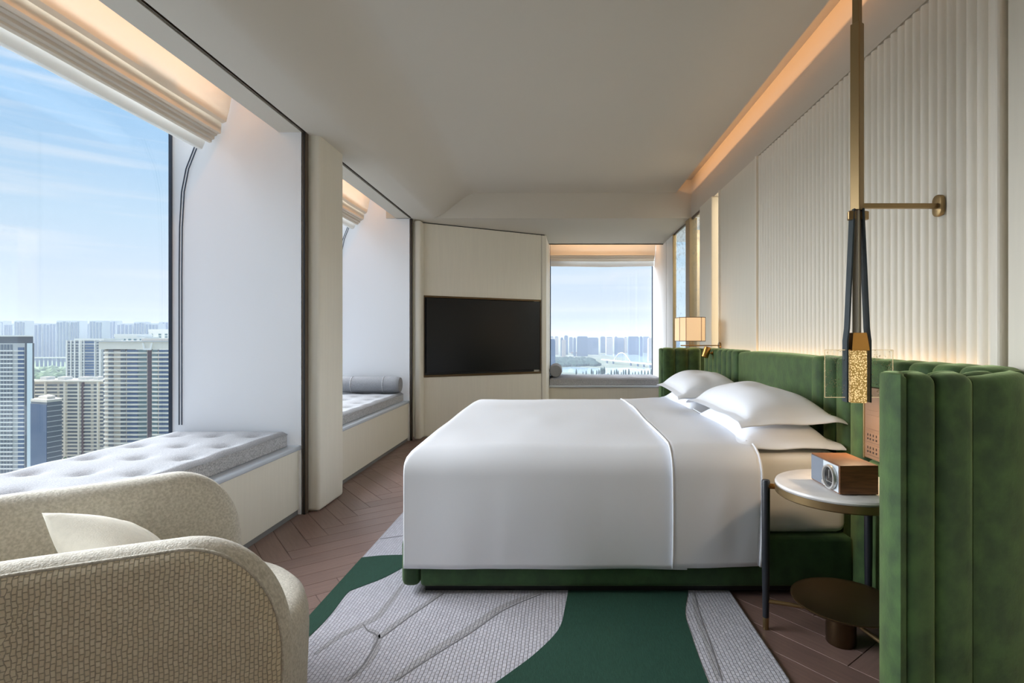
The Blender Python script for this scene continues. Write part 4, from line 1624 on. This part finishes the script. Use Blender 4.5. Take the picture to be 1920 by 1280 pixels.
obj('outer_back', shell([(d_, None, 1) for d_ in (SEAM, 0.028, 0.04, 0.055)] + [(None, k_, 1) for k_ in KS]), M['chair_rib'], chair, True)
obj('inner_back', shell([(d_, None, 1) for d_ in (SEAM, 0.014, 0.009, 0.005, 0.002)] + [(d_, None, -1) for d_ in (0.0, 0.002, 0.005, 0.01, 0.02, 0.035, 0.055)]
                        + [(None, k_, -1) for k_ in KS]), M['boucle'], chair, True)
# piping along the seam just outside the rim
bm = bm_new()
tube(bm, [shell_pt(i, SEAM, None, 1)[0] for i in range(NT + 1)], 0.0042, 6, False)
obj('piping', bm, M['boucle'], chair, True)


def seat_bm():
    bm = bm_new()
    n = 72
    prof_ = [(0.90, 0.075), (0.96, 0.082), (0.985, 0.11), (0.992, 0.20), (1.0, 0.30), (0.995, 0.345), (0.975, 0.38), (0.93, 0.402), (0.85, 0.412), (0.6, 0.418), (0.3, 0.420), (0.02, 0.421)]
    rows = []
    for f, z in prof_:
        row = []
        for k in range(n):
            a = 2 * PI * k / n
            x, y = 0.20 + 0.458 * f * math.cos(a), 0.458 * f * math.sin(a)
            if x < 0.52:
                y = max(-0.375, min(0.375, y))
            x = max(x, -0.28)
            row.append(bm.verts.new(loc2w(x, y, z)))
        rows.append(row)
    for a, b in zip(rows, rows[1:]):
        for k in range(n):
            bm.faces.new((a[k], a[(k + 1) % n], b[(k + 1) % n], b[k]))
    bm.faces.new(rows[-1])
    bm.faces.new(rows[0][::-1])
    bmesh.ops.recalc_face_normals(bm, faces=bm.faces[:])
    return bm


obj('seat', seat_bm(), M['boucle'], chair, True, 60)
c_ = loc2w(0.20, 0, 0)
obj('plinth', lathe([(0, 0.0), (0.395, 0.0), (0.40, 0.01), (0.40, 0.074), (0, 0.074)], c_[0], c_[1], 56), M['black'], chair, True, 40)

cu = thing('throw_cushion', 'cream linen throw cushion leaning inside the barrel armchair', 'cushion', loc2w(0.17, 0.02, 0.43))


def cushion_bm():
    w, h, th_ = 0.35, 0.33, 0.08
    n = 26
    rot = Matrix.Rotation(R(20), 4, 'X')

    def sh_(side):
        def fn(u, v):
            a, b = 2 * u - 1, 2 * v - 1
            c = (max(0, 1 - abs(a) ** 2.4) * max(0, 1 - abs(b) ** 2.4)) ** 0.55
            x = a * w / 2 * (1 - 0.10 * (1 - b * b) * abs(a))
            z = b * h / 2 * (1 - 0.10 * (1 - a * a) * abs(b))
            y = side * (th_ * c + 0.001)
            p = Vector((y, x, z))
            p = Matrix.Rotation(R(40), 3, 'X') @ p          # a corner points up
            p = Matrix.Rotation(R(-46), 3, 'Y') @ p         # leans back
            return loc2w(0.20 + p.x, 0.03 + p.y, 0.555 + p.z)
        return fn
    bm = grid(sh_(1), n, n)
    b2 = grid(sh_(-1), n, n)
    me = bpy.data.meshes.new('tmp')
    b2.to_mesh(me)
    bm.from_mesh(me)
    bpy.data.meshes.remove(me)
    b2.free()
    bmesh.ops.remove_doubles(bm, verts=bm.verts[:], dist=0.003)
    bmesh.ops.recalc_face_normals(bm, faces=bm.faces[:])
    return bm, sh_


bm, shf = cushion_bm()
cv = obj('cover', bm, M['chair_pillow'], cu, True, 60)
bm = bm_new()
fnx = shf(1)
tube(bm, [fnx(k / 24, 0.5) for k in range(25)], 0.002, 5, False)
obj('seam', bm, M['chair_pillow'], cu, True)

# ------------------------------------------------------------------ the city outside
GZ = -100.0
def ext(name, col, rough=0.8, **k):
    M[name] = mat(name, col, rough, **k)


ext('city_ground', srgb(112, 124, 104), 0.95, col2=srgb(146, 148, 134), vscale=0.02, detail=6)
ext('park', srgb(112, 140, 92), 0.95, col2=srgb(142, 160, 110), vscale=0.05, detail=6)
ext('water', srgb(176, 200, 216), 0.12)
ext('tower_white', srgb(246, 243, 236), 0.7)
ext('tower_cream', srgb(240, 232, 216), 0.7)
ext('tower_pale', srgb(226, 238, 242), 0.5)
ext('tower_taupe', srgb(210, 200, 186), 0.7)
ext('tower_grey', srgb(196, 196, 194), 0.7)
ext('window_dark', srgb(104, 114, 126), 0.25, rand=0.15)
ext('window_blue', srgb(84, 110, 146), 0.25)
ext('window_teal', srgb(110, 136, 140), 0.25)
ext('glass_navy', srgb(46, 74, 112), 0.2)
ext('glass_slate', srgb(84, 92, 104), 0.3)
ext('brick_red', srgb(96, 72, 74), 0.8)
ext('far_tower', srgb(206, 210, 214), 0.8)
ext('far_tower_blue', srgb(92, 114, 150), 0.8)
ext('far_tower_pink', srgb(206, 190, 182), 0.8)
ext('tree_green', srgb(104, 128, 82), 0.95, var=0.2, vscale=0.3)
ext('tree_dark', srgb(52, 78, 70), 0.95, var=0.15, vscale=0.3)
ext('tree_spring', srgb(150, 160, 84), 0.95, var=0.15, vscale=0.3)
ext('tree_bare', srgb(150, 130, 116), 0.95, var=0.15, vscale=0.3)
ext('trunk', srgb(90, 74, 60), 0.9)
ext('plaza', srgb(206, 198, 186), 0.9)
ext('bridge_white', srgb(232, 226, 214), 0.7)
ext('roof_red', srgb(176, 120, 108), 0.8)

g = struct('ground', box(-6000, 6000, 150, 9000, GZ - 2, GZ), M['city_ground'], label='hazy city ground far below the windows')
bm = prism([(120, 1500), (420, 1515), (420, 1700), (260, 1830), (130, 1800), (40, 1880), (-40, 1760), (-30, 1640)], GZ, GZ + 0.4)
struct('river', bm, M['water'], label='pale river seen through the end window')
bm = prism([(250, 2250), (800, 2250), (800, 3700), (480, 3650), (250, 3300), (330, 2700)], GZ, GZ + 0.4)
struct('lake', bm, M['water'], label='pale lake beyond the bridge')
struct('parkland', prism([(-1800, 1000), (-800, 1000), (-1500, 2300), (-2700, 2300)], GZ, GZ + 0.3), M['park'], label='green parkland between the apartment towers')
struct('plaza_ground', prism([(-470, 380), (-330, 380), (-380, 470), (-440, 470)], GZ, GZ + 0.3), M['plaza'], label='pale plaza at the foot of the towers')


def at(px, d):
    return (px - 1050.0) * d / 1000.0


def building(name, label, loc, group=None):
    return thing(name, label, 'building', loc, group)


def strips(x0, x1, y, zs, h, dep=0.6):
    bm = bm_new()
    for z in zs:
        bx(bm, x0, x1, y - dep, y + 0.2, z, z + h)
    return bm


# tower at the left edge of the near window
d = 400
xa, xb = at(-60, d), at(62, d)
b = building('apartment_tower', 'slim white-banded tower with blue corner windows at the window edge', ((xa + xb) / 2, d + 12, GZ))
top = 1.5
xs_ = [at(v, d) for v in (-60, 33, 47.5, 51.5, 62)]
obj('wall', box(xs_[0], xs_[3], d, d + 3, GZ, top - 4), M['tower_grey'], b)
obj('rear_wall', prism([(xs_[0], d + 3), (xs_[3], d + 3), (at(50, d + 26), d + 26), (xs_[0] - 20, d + 26)], GZ, top - 4), M['tower_grey'], b)
obj('corner_pilaster', prism([(xs_[3] + 0.2, d - 0.6), (xs_[4], d - 0.6), (at(61.5, d + 20), d + 20), (xs_[3] + 0.2, d + 2)], GZ, top - 4), M['tower_pale'], b)
obj('recess', box(xs_[2], xs_[3] + 0.2, d - 0.3, d + 5, GZ, top - 4), M['glass_slate'], b)
zs = [GZ + 3.15 * i for i in range(1, 30) if GZ + 3.15 * i < top - 5]
o = obj('balcony_slabs', strips(xs_[0], at(27, d), d - 0.3, zs, 0.95, 1.2), M['tower_white'], b)
o['kind'] = 'stuff'
o = obj('corner_bands', strips(at(27, d), xs_[2], d - 0.3, zs, 0.8, 0.8), M['tower_white'], b)
o['kind'] = 'stuff'
o = obj('corner_windows', strips(xs_[1] + 0.6, xs_[2] - 0.8, d - 0.2, [z + 0.9 for z in zs], 2.1, 0.25), M['window_blue'], b)
o['kind'] = 'stuff'
bm = bm_new()
for px in range(-58, 24, 6):
    bx(bm, at(px, d), at(px + 3.6, d), d - 0.35, d + 0.1, GZ, top - 5)
o = obj('windows', bm, M['window_dark'], b)
o['kind'] = 'stuff'
obj('penthouse', prism([(xs_[0], d + 0.5), (at(61, d), d + 0.5), (at(59, d + 25), d + 25), (xs_[0] - 20, d + 25)], top - 4, top + 1.0), M['glass_slate'], b)
obj('roof', prism([(xs_[0] - 1, d - 1.5), (at(64.5, d), d - 1.5), (at(62, d + 27), d + 27), (xs_[0] - 20, d + 27)], top + 1.0, top + 2.0), M['tower_white'], b)

# big curved-balcony block beside the window jamb
d = 400
b = building('apartment_block', 'large cream apartment block with long balcony bands by the window jamb', (at(265, d), d + 14, GZ))
xl, xn, xr = at(196, d), at(279, d), at(372, d)
top = -1.0
obj('wall', box(xl, xr, d, d + 30, GZ, top - 7), M['tower_taupe'], b)
obj('side_wall', prism([(xl - 2.6, d + 9), (xl, d), (xl, d + 30), (xl - 2.6, d + 30)], GZ, top - 6), M['tower_cream'], b)
obj('notch', box(xn - 0.6, xn + 2.2, d - 0.5, d + 1, GZ, top - 6), M['brick_red'], b)
obj('parapet', box(xl - 3, xr, d - 1.6, d + 30, top - 6, top - 0.6), M['tower_cream'], b)
obj('roof', box(xl - 5.5, xr, d - 2.4, d + 31, top - 0.6, top + 0.3), M['tower_grey'], b)
obj('roof_terrace', box(at(262, d), at(312, d), d + 2, d + 14, top + 0.3, top + 2.0), M['tower_taupe'], b)
bm = bm_new()
for s in (-1, 1):
    cxn = xn + 0.8
    p = [(cxn + s * 3.9, top - 1.2), (cxn + s * 2.9, top - 1.2), (cxn + s * 1.9, top - 5.4), (cxn, top - 5.4), (cxn, top - 6.6), (cxn + s * 2.8, top - 6.6)]
    f0_ = [bm.verts.new((x, d - 2.6, z)) for x, z in p]
    f1_ = [bm.verts.new((x, d - 1.6, z)) for x, z in p]
    bm.faces.new(f0_)
    bm.faces.new(f1_[::-1])
    for i in range(len(p)):
        bm.faces.new((f0_[i], f0_[(i + 1) % len(p)], f1_[(i + 1) % len(p)], f1_[i]))
bmesh.ops.recalc_face_normals(bm, faces=bm.faces[:])
obj('roof_crest', bm, M['tower_white'], b)
zs = [top - 9.2 - 3.22 * i for i in range(30) if top - 9.2 - 3.22 * i > GZ]


def balcony_bm(x0, x1, zs, h):
    bm = bm_new()
    n = 14
    for z in zs:
        f = []
        for i in range(n + 1):
            t_ = i / n
            x = x0 + (x1 - x0) * t_
            dep = 1.5 * (1 - abs(2 * t_ - 1) ** 6) + 0.5 * math.sin(t_ * PI * 3) ** 2
            f.append((x, d - 0.3 - dep))
        lo_ = [bm.verts.new((x, y, z)) for x, y in f]
        hi_ = [bm.verts.new((x, y, z + h)) for x, y in f]
        bk = [bm.verts.new((x1, d + 0.2, z + h)), bm.verts.new((x0, d + 0.2, z + h))]
        bl = [bm.verts.new((x1, d + 0.2, z)), bm.verts.new((x0, d + 0.2, z))]
        for i in range(n):
            bm.faces.new((lo_[i], lo_[i + 1], hi_[i + 1], hi_[i]))
        bm.faces.new(hi_ + bk)
        bm.faces.new((lo_ + bl)[::-1])
    return bm


for x0, x1 in ((xl - 0.5, xn - 0.8), (xn + 2.4, xr)):
    o = obj('balcony_bands', balcony_bm(x0, x1, zs, 1.15), M['tower_cream'], b)
    o['kind'] = 'stuff'
for nm, segs, m in (('windows', ((204, 213), (227, 236)), 'window_dark'), ('bay_windows', ((239, 259),), 'window_blue'), ('windows', ((260, 275), (286, 296), (325, 332)), 'window_teal'),
                    ('bay_windows', ((299, 319),), 'window_blue')):
    bm = bm_new()
    for k, z in enumerate(zs):
        for a, c in segs:
            bx(bm, at(a, d), at(c, d), d - 0.45, d + 0.1, z + 1.15, z + 2.75)
    o = obj(nm, bm, M[m], b)
    o['kind'] = 'stuff'
bm = bm_new()
for z in zs:
    bx(bm, xl - 2.75, xl - 0.9, d + 2.0, d + 8, z + 0.9, z + 2.4)
o = obj('side_windows', bm, M['window_dark'], b)
o['kind'] = 'stuff'

# white framed tower behind
d = 560
b = building('apartment_tower', 'tall pale tower with white vertical frames behind the balcony block', (at(158, d), d + 12, GZ))
top = 1.0
obj('wall', box(at(125, d), at(192, d), d, d + 24, GZ, top - 2), M['tower_grey'], b)
obj('roof', box(at(140, d), at(196, d), d - 0.8, d + 25, top - 2, top), M['tower_white'], b)
bm = bm_new()
for px, w in ((125, 2.4), (133, 1.8), (140, 2.2), (149, 2.6), (153, 1.0), (158, 1.2), (178, 1.6), (187, 3.0)):
    bx(bm, at(px, d), at(px + w, d), d - 1.0, d + 0.2, GZ, top - 2)
o = obj('vertical_frames', bm, M['tower_white'], b)
o['kind'] = 'stuff'
zs2 = [top - 5 - 3.0 * i for i in range(32)]
bm = bm_new()
for z in zs2:
    for a, c in ((128, 131.5), (135.5, 138.5), (142.5, 148.5), (155, 157.5), (182, 185)):
        bx(bm, at(a, d), at(c, d), d - 0.4, d + 0.1, z, z + 1.7)
o = obj('windows', bm, M['window_dark'], b)
o['kind'] = 'stuff'
bm = bm_new()
for z in zs2:
    bx(bm, at(160, d), at(177.5, d), d - 0.5, d + 0.1, z, z + 2.1)
o = obj('blue_windows', bm, M['window_blue'], b)
o['kind'] = 'stuff'
bm = strips(at(125, d), at(192, d), d - 0.4, [top - 6.2 - 9.0 * i for i in range(10)], 0.6, 0.5)
o = obj('floor_bands', bm, M['tower_white'], b)
o['kind'] = 'stuff'

# long mid-rise in front of it
d = 440
b = building('apartment_block', 'long taupe mid-rise block with recessed balconies between the towers', (at(130, d), d + 10, GZ))
top = 1.18 - 0.080 * d
obj('wall', box(at(55, d), at(206, d), d, d + 20, GZ, top), M['tower_taupe'], b)
zs3 = [top - 4.2 - 2.95 * i for i in range(22) if top - 4.2 - 2.95 * i > GZ + 2]
bm = bm_new()
for z in zs3:
    for a, c in ((66, 84), (89, 107), (112, 120), (127, 145), (152, 170), (176, 183), (188, 200)):
        bx(bm, at(a, d), at(c, d), d - 0.2, d + 0.1, z, z + 1.5)
o = obj('windows', bm, M['window_dark'], b)
o['kind'] = 'stuff'
o = obj('balcony_slabs', strips(at(55, d), at(206, d), d - 0.1, [z - 1.35 for z in zs3], 0.95, 0.9), M['tower_cream'], b)
o['kind'] = 'stuff'
for px, nm in ((62, 3), (86, 2), (121.5, 3), (148, 3), (184, 3)):
    obj('column', box(at(px, d), at(px + nm, d), d - 1.4, d + 0.2, GZ, top - 1), M['tower_cream'], b)
obj('red_joint', box(at(155.5, d) - 0.2, at(158.5, d), d - 1.2, d + 0.2, GZ, top - 1), M['brick_red'], b)
obj('roof', box(at(54, d), at(207, d), d - 1.6, d + 21, top - 0.6, top + 0.6), M['tower_cream'], b)
for a, c in ((66, 78), (99, 112), (138, 154), (166, 176)):
    obj('roof_hut', box(at(a, d), at(c, d), d + 4, d + 12, top + 0.6, top + 3.0), M['tower_grey'], b)

# dark glass office tower
d = 350
cxo, cyo = at(88, d), d
b = building('office_tower', 'dark blue glass office tower in front of the taupe mid-rise block', (cxo, cyo + 8, GZ))
top = 1.18 - 0.118 * d
pl4 = [(cxo, cyo), (at(116, d + 9), cyo + 9), (at(93, d + 24), cyo + 24), (at(58, d + 6), cyo + 6)]
obj('wall', prism(pl4, GZ, top), M['glass_slate'], b)
p0_, p3_ = Vector(pl4[0]), Vector(pl4[3])
nn = Vector((-(p0_ - p3_).y, (p0_ - p3_).x)).normalized() * -0.25
bm = prism([tuple(p0_ + nn), tuple(p0_), tuple(p3_), tuple(p3_ + nn)], GZ, top - 2.2)
obj('blue_curtain_wall', bm, M['glass_navy'], b)
bm = bm_new()
for i in range(18):
    z = top - 3.6 - 3.4 * i
    if z < GZ:
        break
    p1_ = Vector(pl4[1])
    q = Vector(((p1_ - p0_).y, -(p1_ - p0_).x)).normalized() * 0.3
    c = [tuple(p0_ + q), tuple(p1_ + q), tuple(p1_), tuple(p0_)]
    lo_ = [bm.verts.new((x, y, z)) for x, y in c]
    hi_ = [bm.verts.new((x, y, z + 0.45)) for x, y in c]
    for k in range(4):
        bm.faces.new((lo_[k], lo_[(k + 1) % 4], hi_[(k + 1) % 4], hi_[k]))
    bm.faces.new(hi_)
    bm.faces.new(lo_[::-1])
bmesh.ops.recalc_face_normals(bm, faces=bm.faces[:])
o = obj('floor_bands', bm, M['tower_grey'], b)
o['kind'] = 'stuff'
cen = sum((Vector(p) for p in pl4), Vector((0, 0))) / 4
obj('parapet', prism([tuple(cen + (Vector(p) - cen) * 1.02) for p in pl4], top - 0.8, top + 0.8), M['tower_taupe'], b)
obj('roof_plant', prism([tuple(cen + (Vector(p) - cen) * 0.55) for p in pl4], top + 0.8, top + 2.6), M['tower_taupe'], b)

# white towers whose tops show behind
for (a, c, yt, dd, lab) in ((215, 271, 626, 640, 'white tower top just above the balcony block roof, lower of two'),
                            (279, 345, 617, 690, 'white tower top rising highest behind the balcony block roof')):
    b = building('apartment_tower', lab, (at((a + c) / 2, dd), dd + 12, GZ))
    top = 1.18 + (634 - yt) * dd / 1000
    obj('wall', box(at(a, dd), at(c, dd), dd, dd + 24, GZ, top - 3.5), M['tower_white'], b)
    bm = bm_new()
    for i in range(6):
        z = top - 8 - 3.2 * i
        for q in (0.08, 0.28, 0.46, 0.64, 0.84):
            x = at(a + (c - a) * q, dd)
            bx(bm, x, x + (3.2 if q in (0.28, 0.46, 0.64) else 1.6), dd - 0.3, dd + 0.1, z, z + 2.2)
    o = obj('windows', bm, M['window_teal'], b)
    o['kind'] = 'stuff'
    obj('roof', box(at(a, dd) - 0.5, at(c - 14, dd), dd - 0.6, dd + 24, top - 3.5, top), M['tower_white'], b)

# far hazy skyline
ORD = ('first second third fourth fifth sixth seventh eighth ninth tenth eleventh twelfth thirteenth fourteenth fifteenth sixteenth seventeenth '
       'eighteenth nineteenth twentieth twenty-first twenty-second twenty-third twenty-fourth twenty-fifth twenty-sixth twenty-seventh '
       'twenty-eighth twenty-ninth thirtieth thirty-first thirty-second thirty-third thirty-fourth').split()
rs = random.Random(3)
px = -60
k = 0
while px < 350:
    w = rs.choice((16, 20, 24, 30))
    gap = rs.choice((1, 2, 3, 12)) if k % 4 == 3 else rs.choice((1, 2))
    dd = rs.choice((2300, 2450, 2600))
    yt = rs.choice((601, 602, 603, 604, 606))
    t_ = building('far_tower', ORD[k] + ' pale hazy tower from the left in the distant skyline of the near window', (at(px + w / 2, dd), dd, GZ), 'distant towers in the near window')
    x0, x1 = at(px, dd), at(px + w, dd)
    top = (634 - yt) * dd / 1000 + 1
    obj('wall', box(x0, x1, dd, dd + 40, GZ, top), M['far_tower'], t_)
    bm = bm_new()
    nst = 4
    for q in range(nst):
        xx = x0 + (x1 - x0) * (q + 0.25) / nst
        bx(bm, xx, xx + (x1 - x0) / nst * 0.5, dd - 3, dd + 1, GZ, top - rs.choice((4, 7)))
    o = obj('window_bays', bm, M['window_blue'], t_)
    o['kind'] = 'stuff'
    px += w + gap
    k += 1
px = 1010
k = 0
while px < 1262:
    w = rs.choice((5, 7, 9, 12, 20))
    dd = rs.choice((3000, 3300, 3700))
    yt = rs.choice((629, 630, 632, 633, 634)) if 1050 < px < 1150 else rs.choice((632, 633, 634))
    t_ = building('far_tower', ORD[k] + ' hazy tower from the left on the far shore in the end window', (at(px + w / 2, dd), dd, GZ), 'far shore towers in the end window')
    top = (634 - yt) * dd / 1000 + 1
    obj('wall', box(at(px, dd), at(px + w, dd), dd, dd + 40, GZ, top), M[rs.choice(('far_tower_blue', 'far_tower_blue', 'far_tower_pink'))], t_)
    obj('roof', box(at(px + 1, dd), at(px + w - 1, dd), dd + 8, dd + 30, top, top + 5), M['far_tower_blue'], t_)
    px += w + rs.choice((0, 1, 2, 4))
    k += 1
for a, c, yt, dd, m, lab in ((1018, 1041, 638, 1500, 'far_tower_blue', 'blue tower at the left edge of the end window'),
                             (1053, 1061, 638, 2760, 'far_tower_pink', 'pinkish tower left of centre on the far shore'),
                             (1216, 1230, 635, 2400, 'far_tower_pink', 'pinkish tower at the right edge of the end window')):
    t_ = building('far_tower', lab, (at((a + c) / 2, dd), dd, GZ))
    top = (634 - yt) * dd / 1000 + 1
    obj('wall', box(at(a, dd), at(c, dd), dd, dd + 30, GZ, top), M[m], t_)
    obj('roof', box(at(a + 1, dd), at(c - 1, dd), dd + 6, dd + 22, top, top + 4), M[m], t_)
for i, (px, yy, w) in enumerate(((1078, 664, 14), (1092, 660, 10), (1102, 657, 8), (1070, 672, 10))):
    dd = 100 / ((yy - 634) / 1000)
    t_ = building('low_house', ('red roofed low hall on the wooded shore, longest of four', 'red roofed low hall on the shore, second from the bridge',
                                'red roofed low hall on the shore, nearest the bridge', 'pale low hall on the shore, closest to the bolster')[i], (at(px, dd), dd, GZ))
    obj('wall', box(at(px - w / 2, dd), at(px + w / 2, dd), dd, dd + 20, GZ, GZ + 9), M['bridge_white'], t_)
    bm = prism([(at(px - w / 2, dd) - 2, dd - 2), (at(px + w / 2, dd) + 2, dd - 2), (at(px + w / 2, dd) + 2, dd + 22), (at(px - w / 2, dd) - 2, dd + 22)], GZ + 9, GZ + 15)
    obj('roof', bm, M['roof_red'] if i < 3 else M['tower_white'], t_)

# the rest of the skyline, out of the photograph's view behind the pillars
bm = bm_new()
rs2 = random.Random(11)
for px in list(range(352, 1000, 22)) + list(range(-420, -62, 22)):
    dd = rs2.choice((2350, 2500, 2650))
    bx(bm, at(px, dd), at(px + rs2.choice((14, 18, 21)), dd), dd, dd + 40, GZ, (634 - rs2.choice((601, 604, 608))) * dd / 1000)
for px in range(390, 960, 34):
    dd = rs2.uniform(620, 1500)
    bx(bm, at(px, dd), at(px, dd) + rs2.uniform(22, 46), dd, dd + 25, GZ, GZ + rs2.uniform(30, 95))
o = obj('city_blocks', bm, M['far_tower'])
tag(o, 'hazy city blocks spread out beyond the pillars', 'buildings')
o['kind'] = 'stuff'

# arch bridge
br = thing('arch_bridge', 'white arch bridge crossing the river in the end window', 'bridge', (250, 2080, GZ))
A, B = Vector((at(1128, 2225), 2225, -88)), Vector((at(1232, 1790), 1790, -88))
bm = bm_new()
tube(bm, [A, B], 3.2, 8)
obj('deck', bm, M['bridge_white'], br)
bm = bm_new()
q0, q1 = 0.25, 0.58
c0, c1 = A.lerp(B, q0), A.lerp(B, q1)
tube(bm, [c0.lerp(c1, i / 20) + Vector((0, 0, 34 * math.sin(PI * i / 20))) for i in range(21)], 1.5, 6)
obj('arch', bm, M['bridge_white'], br)
bm = bm_new()
for i in range(2, 19, 2):
    p = c0.lerp(c1, i / 20)
    tube(bm, [p, p + Vector((0, 0, 34 * math.sin(PI * i / 20)))], 0.35, 4)
obj('hangers', bm, M['bridge_white'], br)
for q in (0.12, 0.25, 0.58, 0.70, 0.80, 0.90):
    p = A.lerp(B, q)
    bm = bm_new()
    bx(bm, p.x - 3, p.x + 3, p.y - 4, p.y + 4, GZ, -90)
    obj('pier', bm, M['far_tower_blue'], br)
vb = thing('viaduct', 'pale elevated road crossing the parkland behind the towers', 'bridge', (at(95, 1900), 1900, GZ))
obj('deck', box(at(40, 1900), at(200, 1900), 1900, 1912, -70, -66), M['bridge_white'], vb)
for px in range(66, 200, 8):
    obj('pier', box(at(px, 1900), at(px, 1900) + 3, 1902, 1910, GZ, -70), M['far_tower_blue'], vb)


# trees
def tree_proto(name, label, cat, group, h, r, m, pointed, seed):
    t_ = thing(name, label, cat, (0, 0, GZ), group)
    bm = bm_new()
    bmesh.ops.create_icosphere(bm, subdivisions=2, radius=1.0)
    for v in bm.verts:
        n_ = 1 + 0.35 * noise.noise(v.co * 2.2 + Vector((seed, 0, 0)))
        z = v.co.z
        w = (1 - 0.65 * (z + 1) / 2) if pointed else 1.0
        v.co = Vector((v.co.x * r * n_ * w, v.co.y * r * n_ * w, h * 0.55 + z * h * 0.45 * n_))
    bmesh.ops.translate(bm, verts=bm.verts[:], vec=(0, 0, GZ))
    obj('crown', bm, m, t_, False)
    bm = bm_new()
    tube(bm, [(0, 0, GZ), (0, 0, GZ + h * 0.4)], [r * 0.1, r * 0.06], 6)
    obj('trunk', bm, M['trunk'], t_)
    return t_


spots = [(1081 + rs.uniform(-1, 1), 1.0), (1093, .6), (1099, .8), (1109, 1.0), (1112, .7), (1119, .8), (1123, .9), (1127, 1.3), (1130, 1.2), (1133, 1.3), (1140, .5),
         (1146, .9), (1152, .9), (1156, 1.0), (1159, .8), (1165, .6), (1169, .9), (1173, 1.0), (1179, 1.1), (1186, .6), (1191, .7), (1197, .7), (1203, .8), (1209, .8), (1215, .9), (1221, 1.0), (1227, .9)]
p0 = tree_proto('conifer', 'dark pointed tree on the near bank of the river', 'tree', 'bank trees below the end window', 13.0, 4.2, M['tree_dark'], True, 1.0)
for i, (px, s) in enumerate(spots):
    o = p0 if i == 0 else copy_tree(p0)
    dd = 1440 + rs.uniform(-20, 20)
    o.location = (at(px, dd), dd, GZ)
    o.scale = (s * 0.8, s * 0.8, s * 1.5)
    o['label'] = ORD[i] + ' dark pointed tree from the left on the near bank of the river'
p1 = tree_proto('park_tree', 'round tree at the foot of the taupe mid-rise block', 'tree', 'courtyard trees below the near window', 7.0, 1.7, M['tree_green'], False, 3.0)
for i, (px, dd) in enumerate(((122, 426), (135, 429), (147, 426), (159, 428), (168, 418), (176, 428), (183, 414), (193, 408))):
    o = p1 if i == 0 else copy_tree(p1)
    o.location = (at(px, dd), dd, GZ)
    o.scale = (rs.uniform(.85, 1.05),) * 3
    o['label'] = ORD[i] + ' round green tree from the left at the foot of the taupe block'
p2 = tree_proto('blossom_tree', 'bare pinkish tree on the plaza', 'tree', 'bare trees on the plaza', 6.0, 2.6, M['tree_bare'], False, 5.0)
for i, (px, dd) in enumerate(((119, 405), (137, 409), (153, 400), (175, 404))):
    o = p2 if i == 0 else copy_tree(p2)
    o.location = (at(px, dd), dd, GZ)
    o['label'] = ORD[i] + ' bare pinkish tree from the left on the plaza'
p3 = tree_proto('spring_tree', 'yellow-green tree by the corner of the balcony block', 'tree', None, 8.0, 2.6, M['tree_spring'], False, 6.0)
p3.location = (at(186, 424), 424, GZ)
# wooded park and shore: canopy nobody could count
for nm, lab, area_, n, m, rr2 in (('woodland', 'hazy green woodland between the two towers', (-1900, -930, 1150, 1750), 260, 'tree_green', 16),
                                  ('shore_woods', 'blue-green wooded shore left of the bridge', (-60, 140, 1900, 2560), 260, 'tree_dark', 18)):
    bm = bm_new()
    for i in range(n):
        x, y = rs.uniform(area_[0], area_[1]), rs.uniform(area_[2], area_[3])
        bmesh.ops.create_icosphere(bm, subdivisions=1, radius=rs.uniform(0.6, 1.2) * rr2, matrix=Matrix.Translation((x, y, GZ + 2)) @ Matrix.Diagonal((1, 1, 0.7, 1)))
    o = obj(nm, bm, M[m])
    tag(o, lab, 'trees')
    o['kind'] = 'stuff'

# haze over the distant city: a real volume, beginning beyond the nearest towers
hz = bpy.data.materials.new('city_haze')
hz.use_nodes = True
n, l = hz.node_tree.nodes, hz.node_tree.links
n.clear()
oo = n.new('ShaderNodeOutputMaterial')
vs_ = n.new('ShaderNodeVolumeScatter')
vs_.inputs['Color'].default_value = (0.74, 0.82, 0.93, 1)
vs_.inputs['Density'].default_value = 0.00020
vs_.inputs['Anisotropy'].default_value = 0.0
l.new(vs_.outputs[0], oo.inputs['Volume'])
hzo = obj('haze', box(-5500, 5500, 200, 8800, GZ - 1, 90), hz)
hzo['kind'] = 'stuff'
tag(hzo, 'pale haze over the distant city', 'haze')
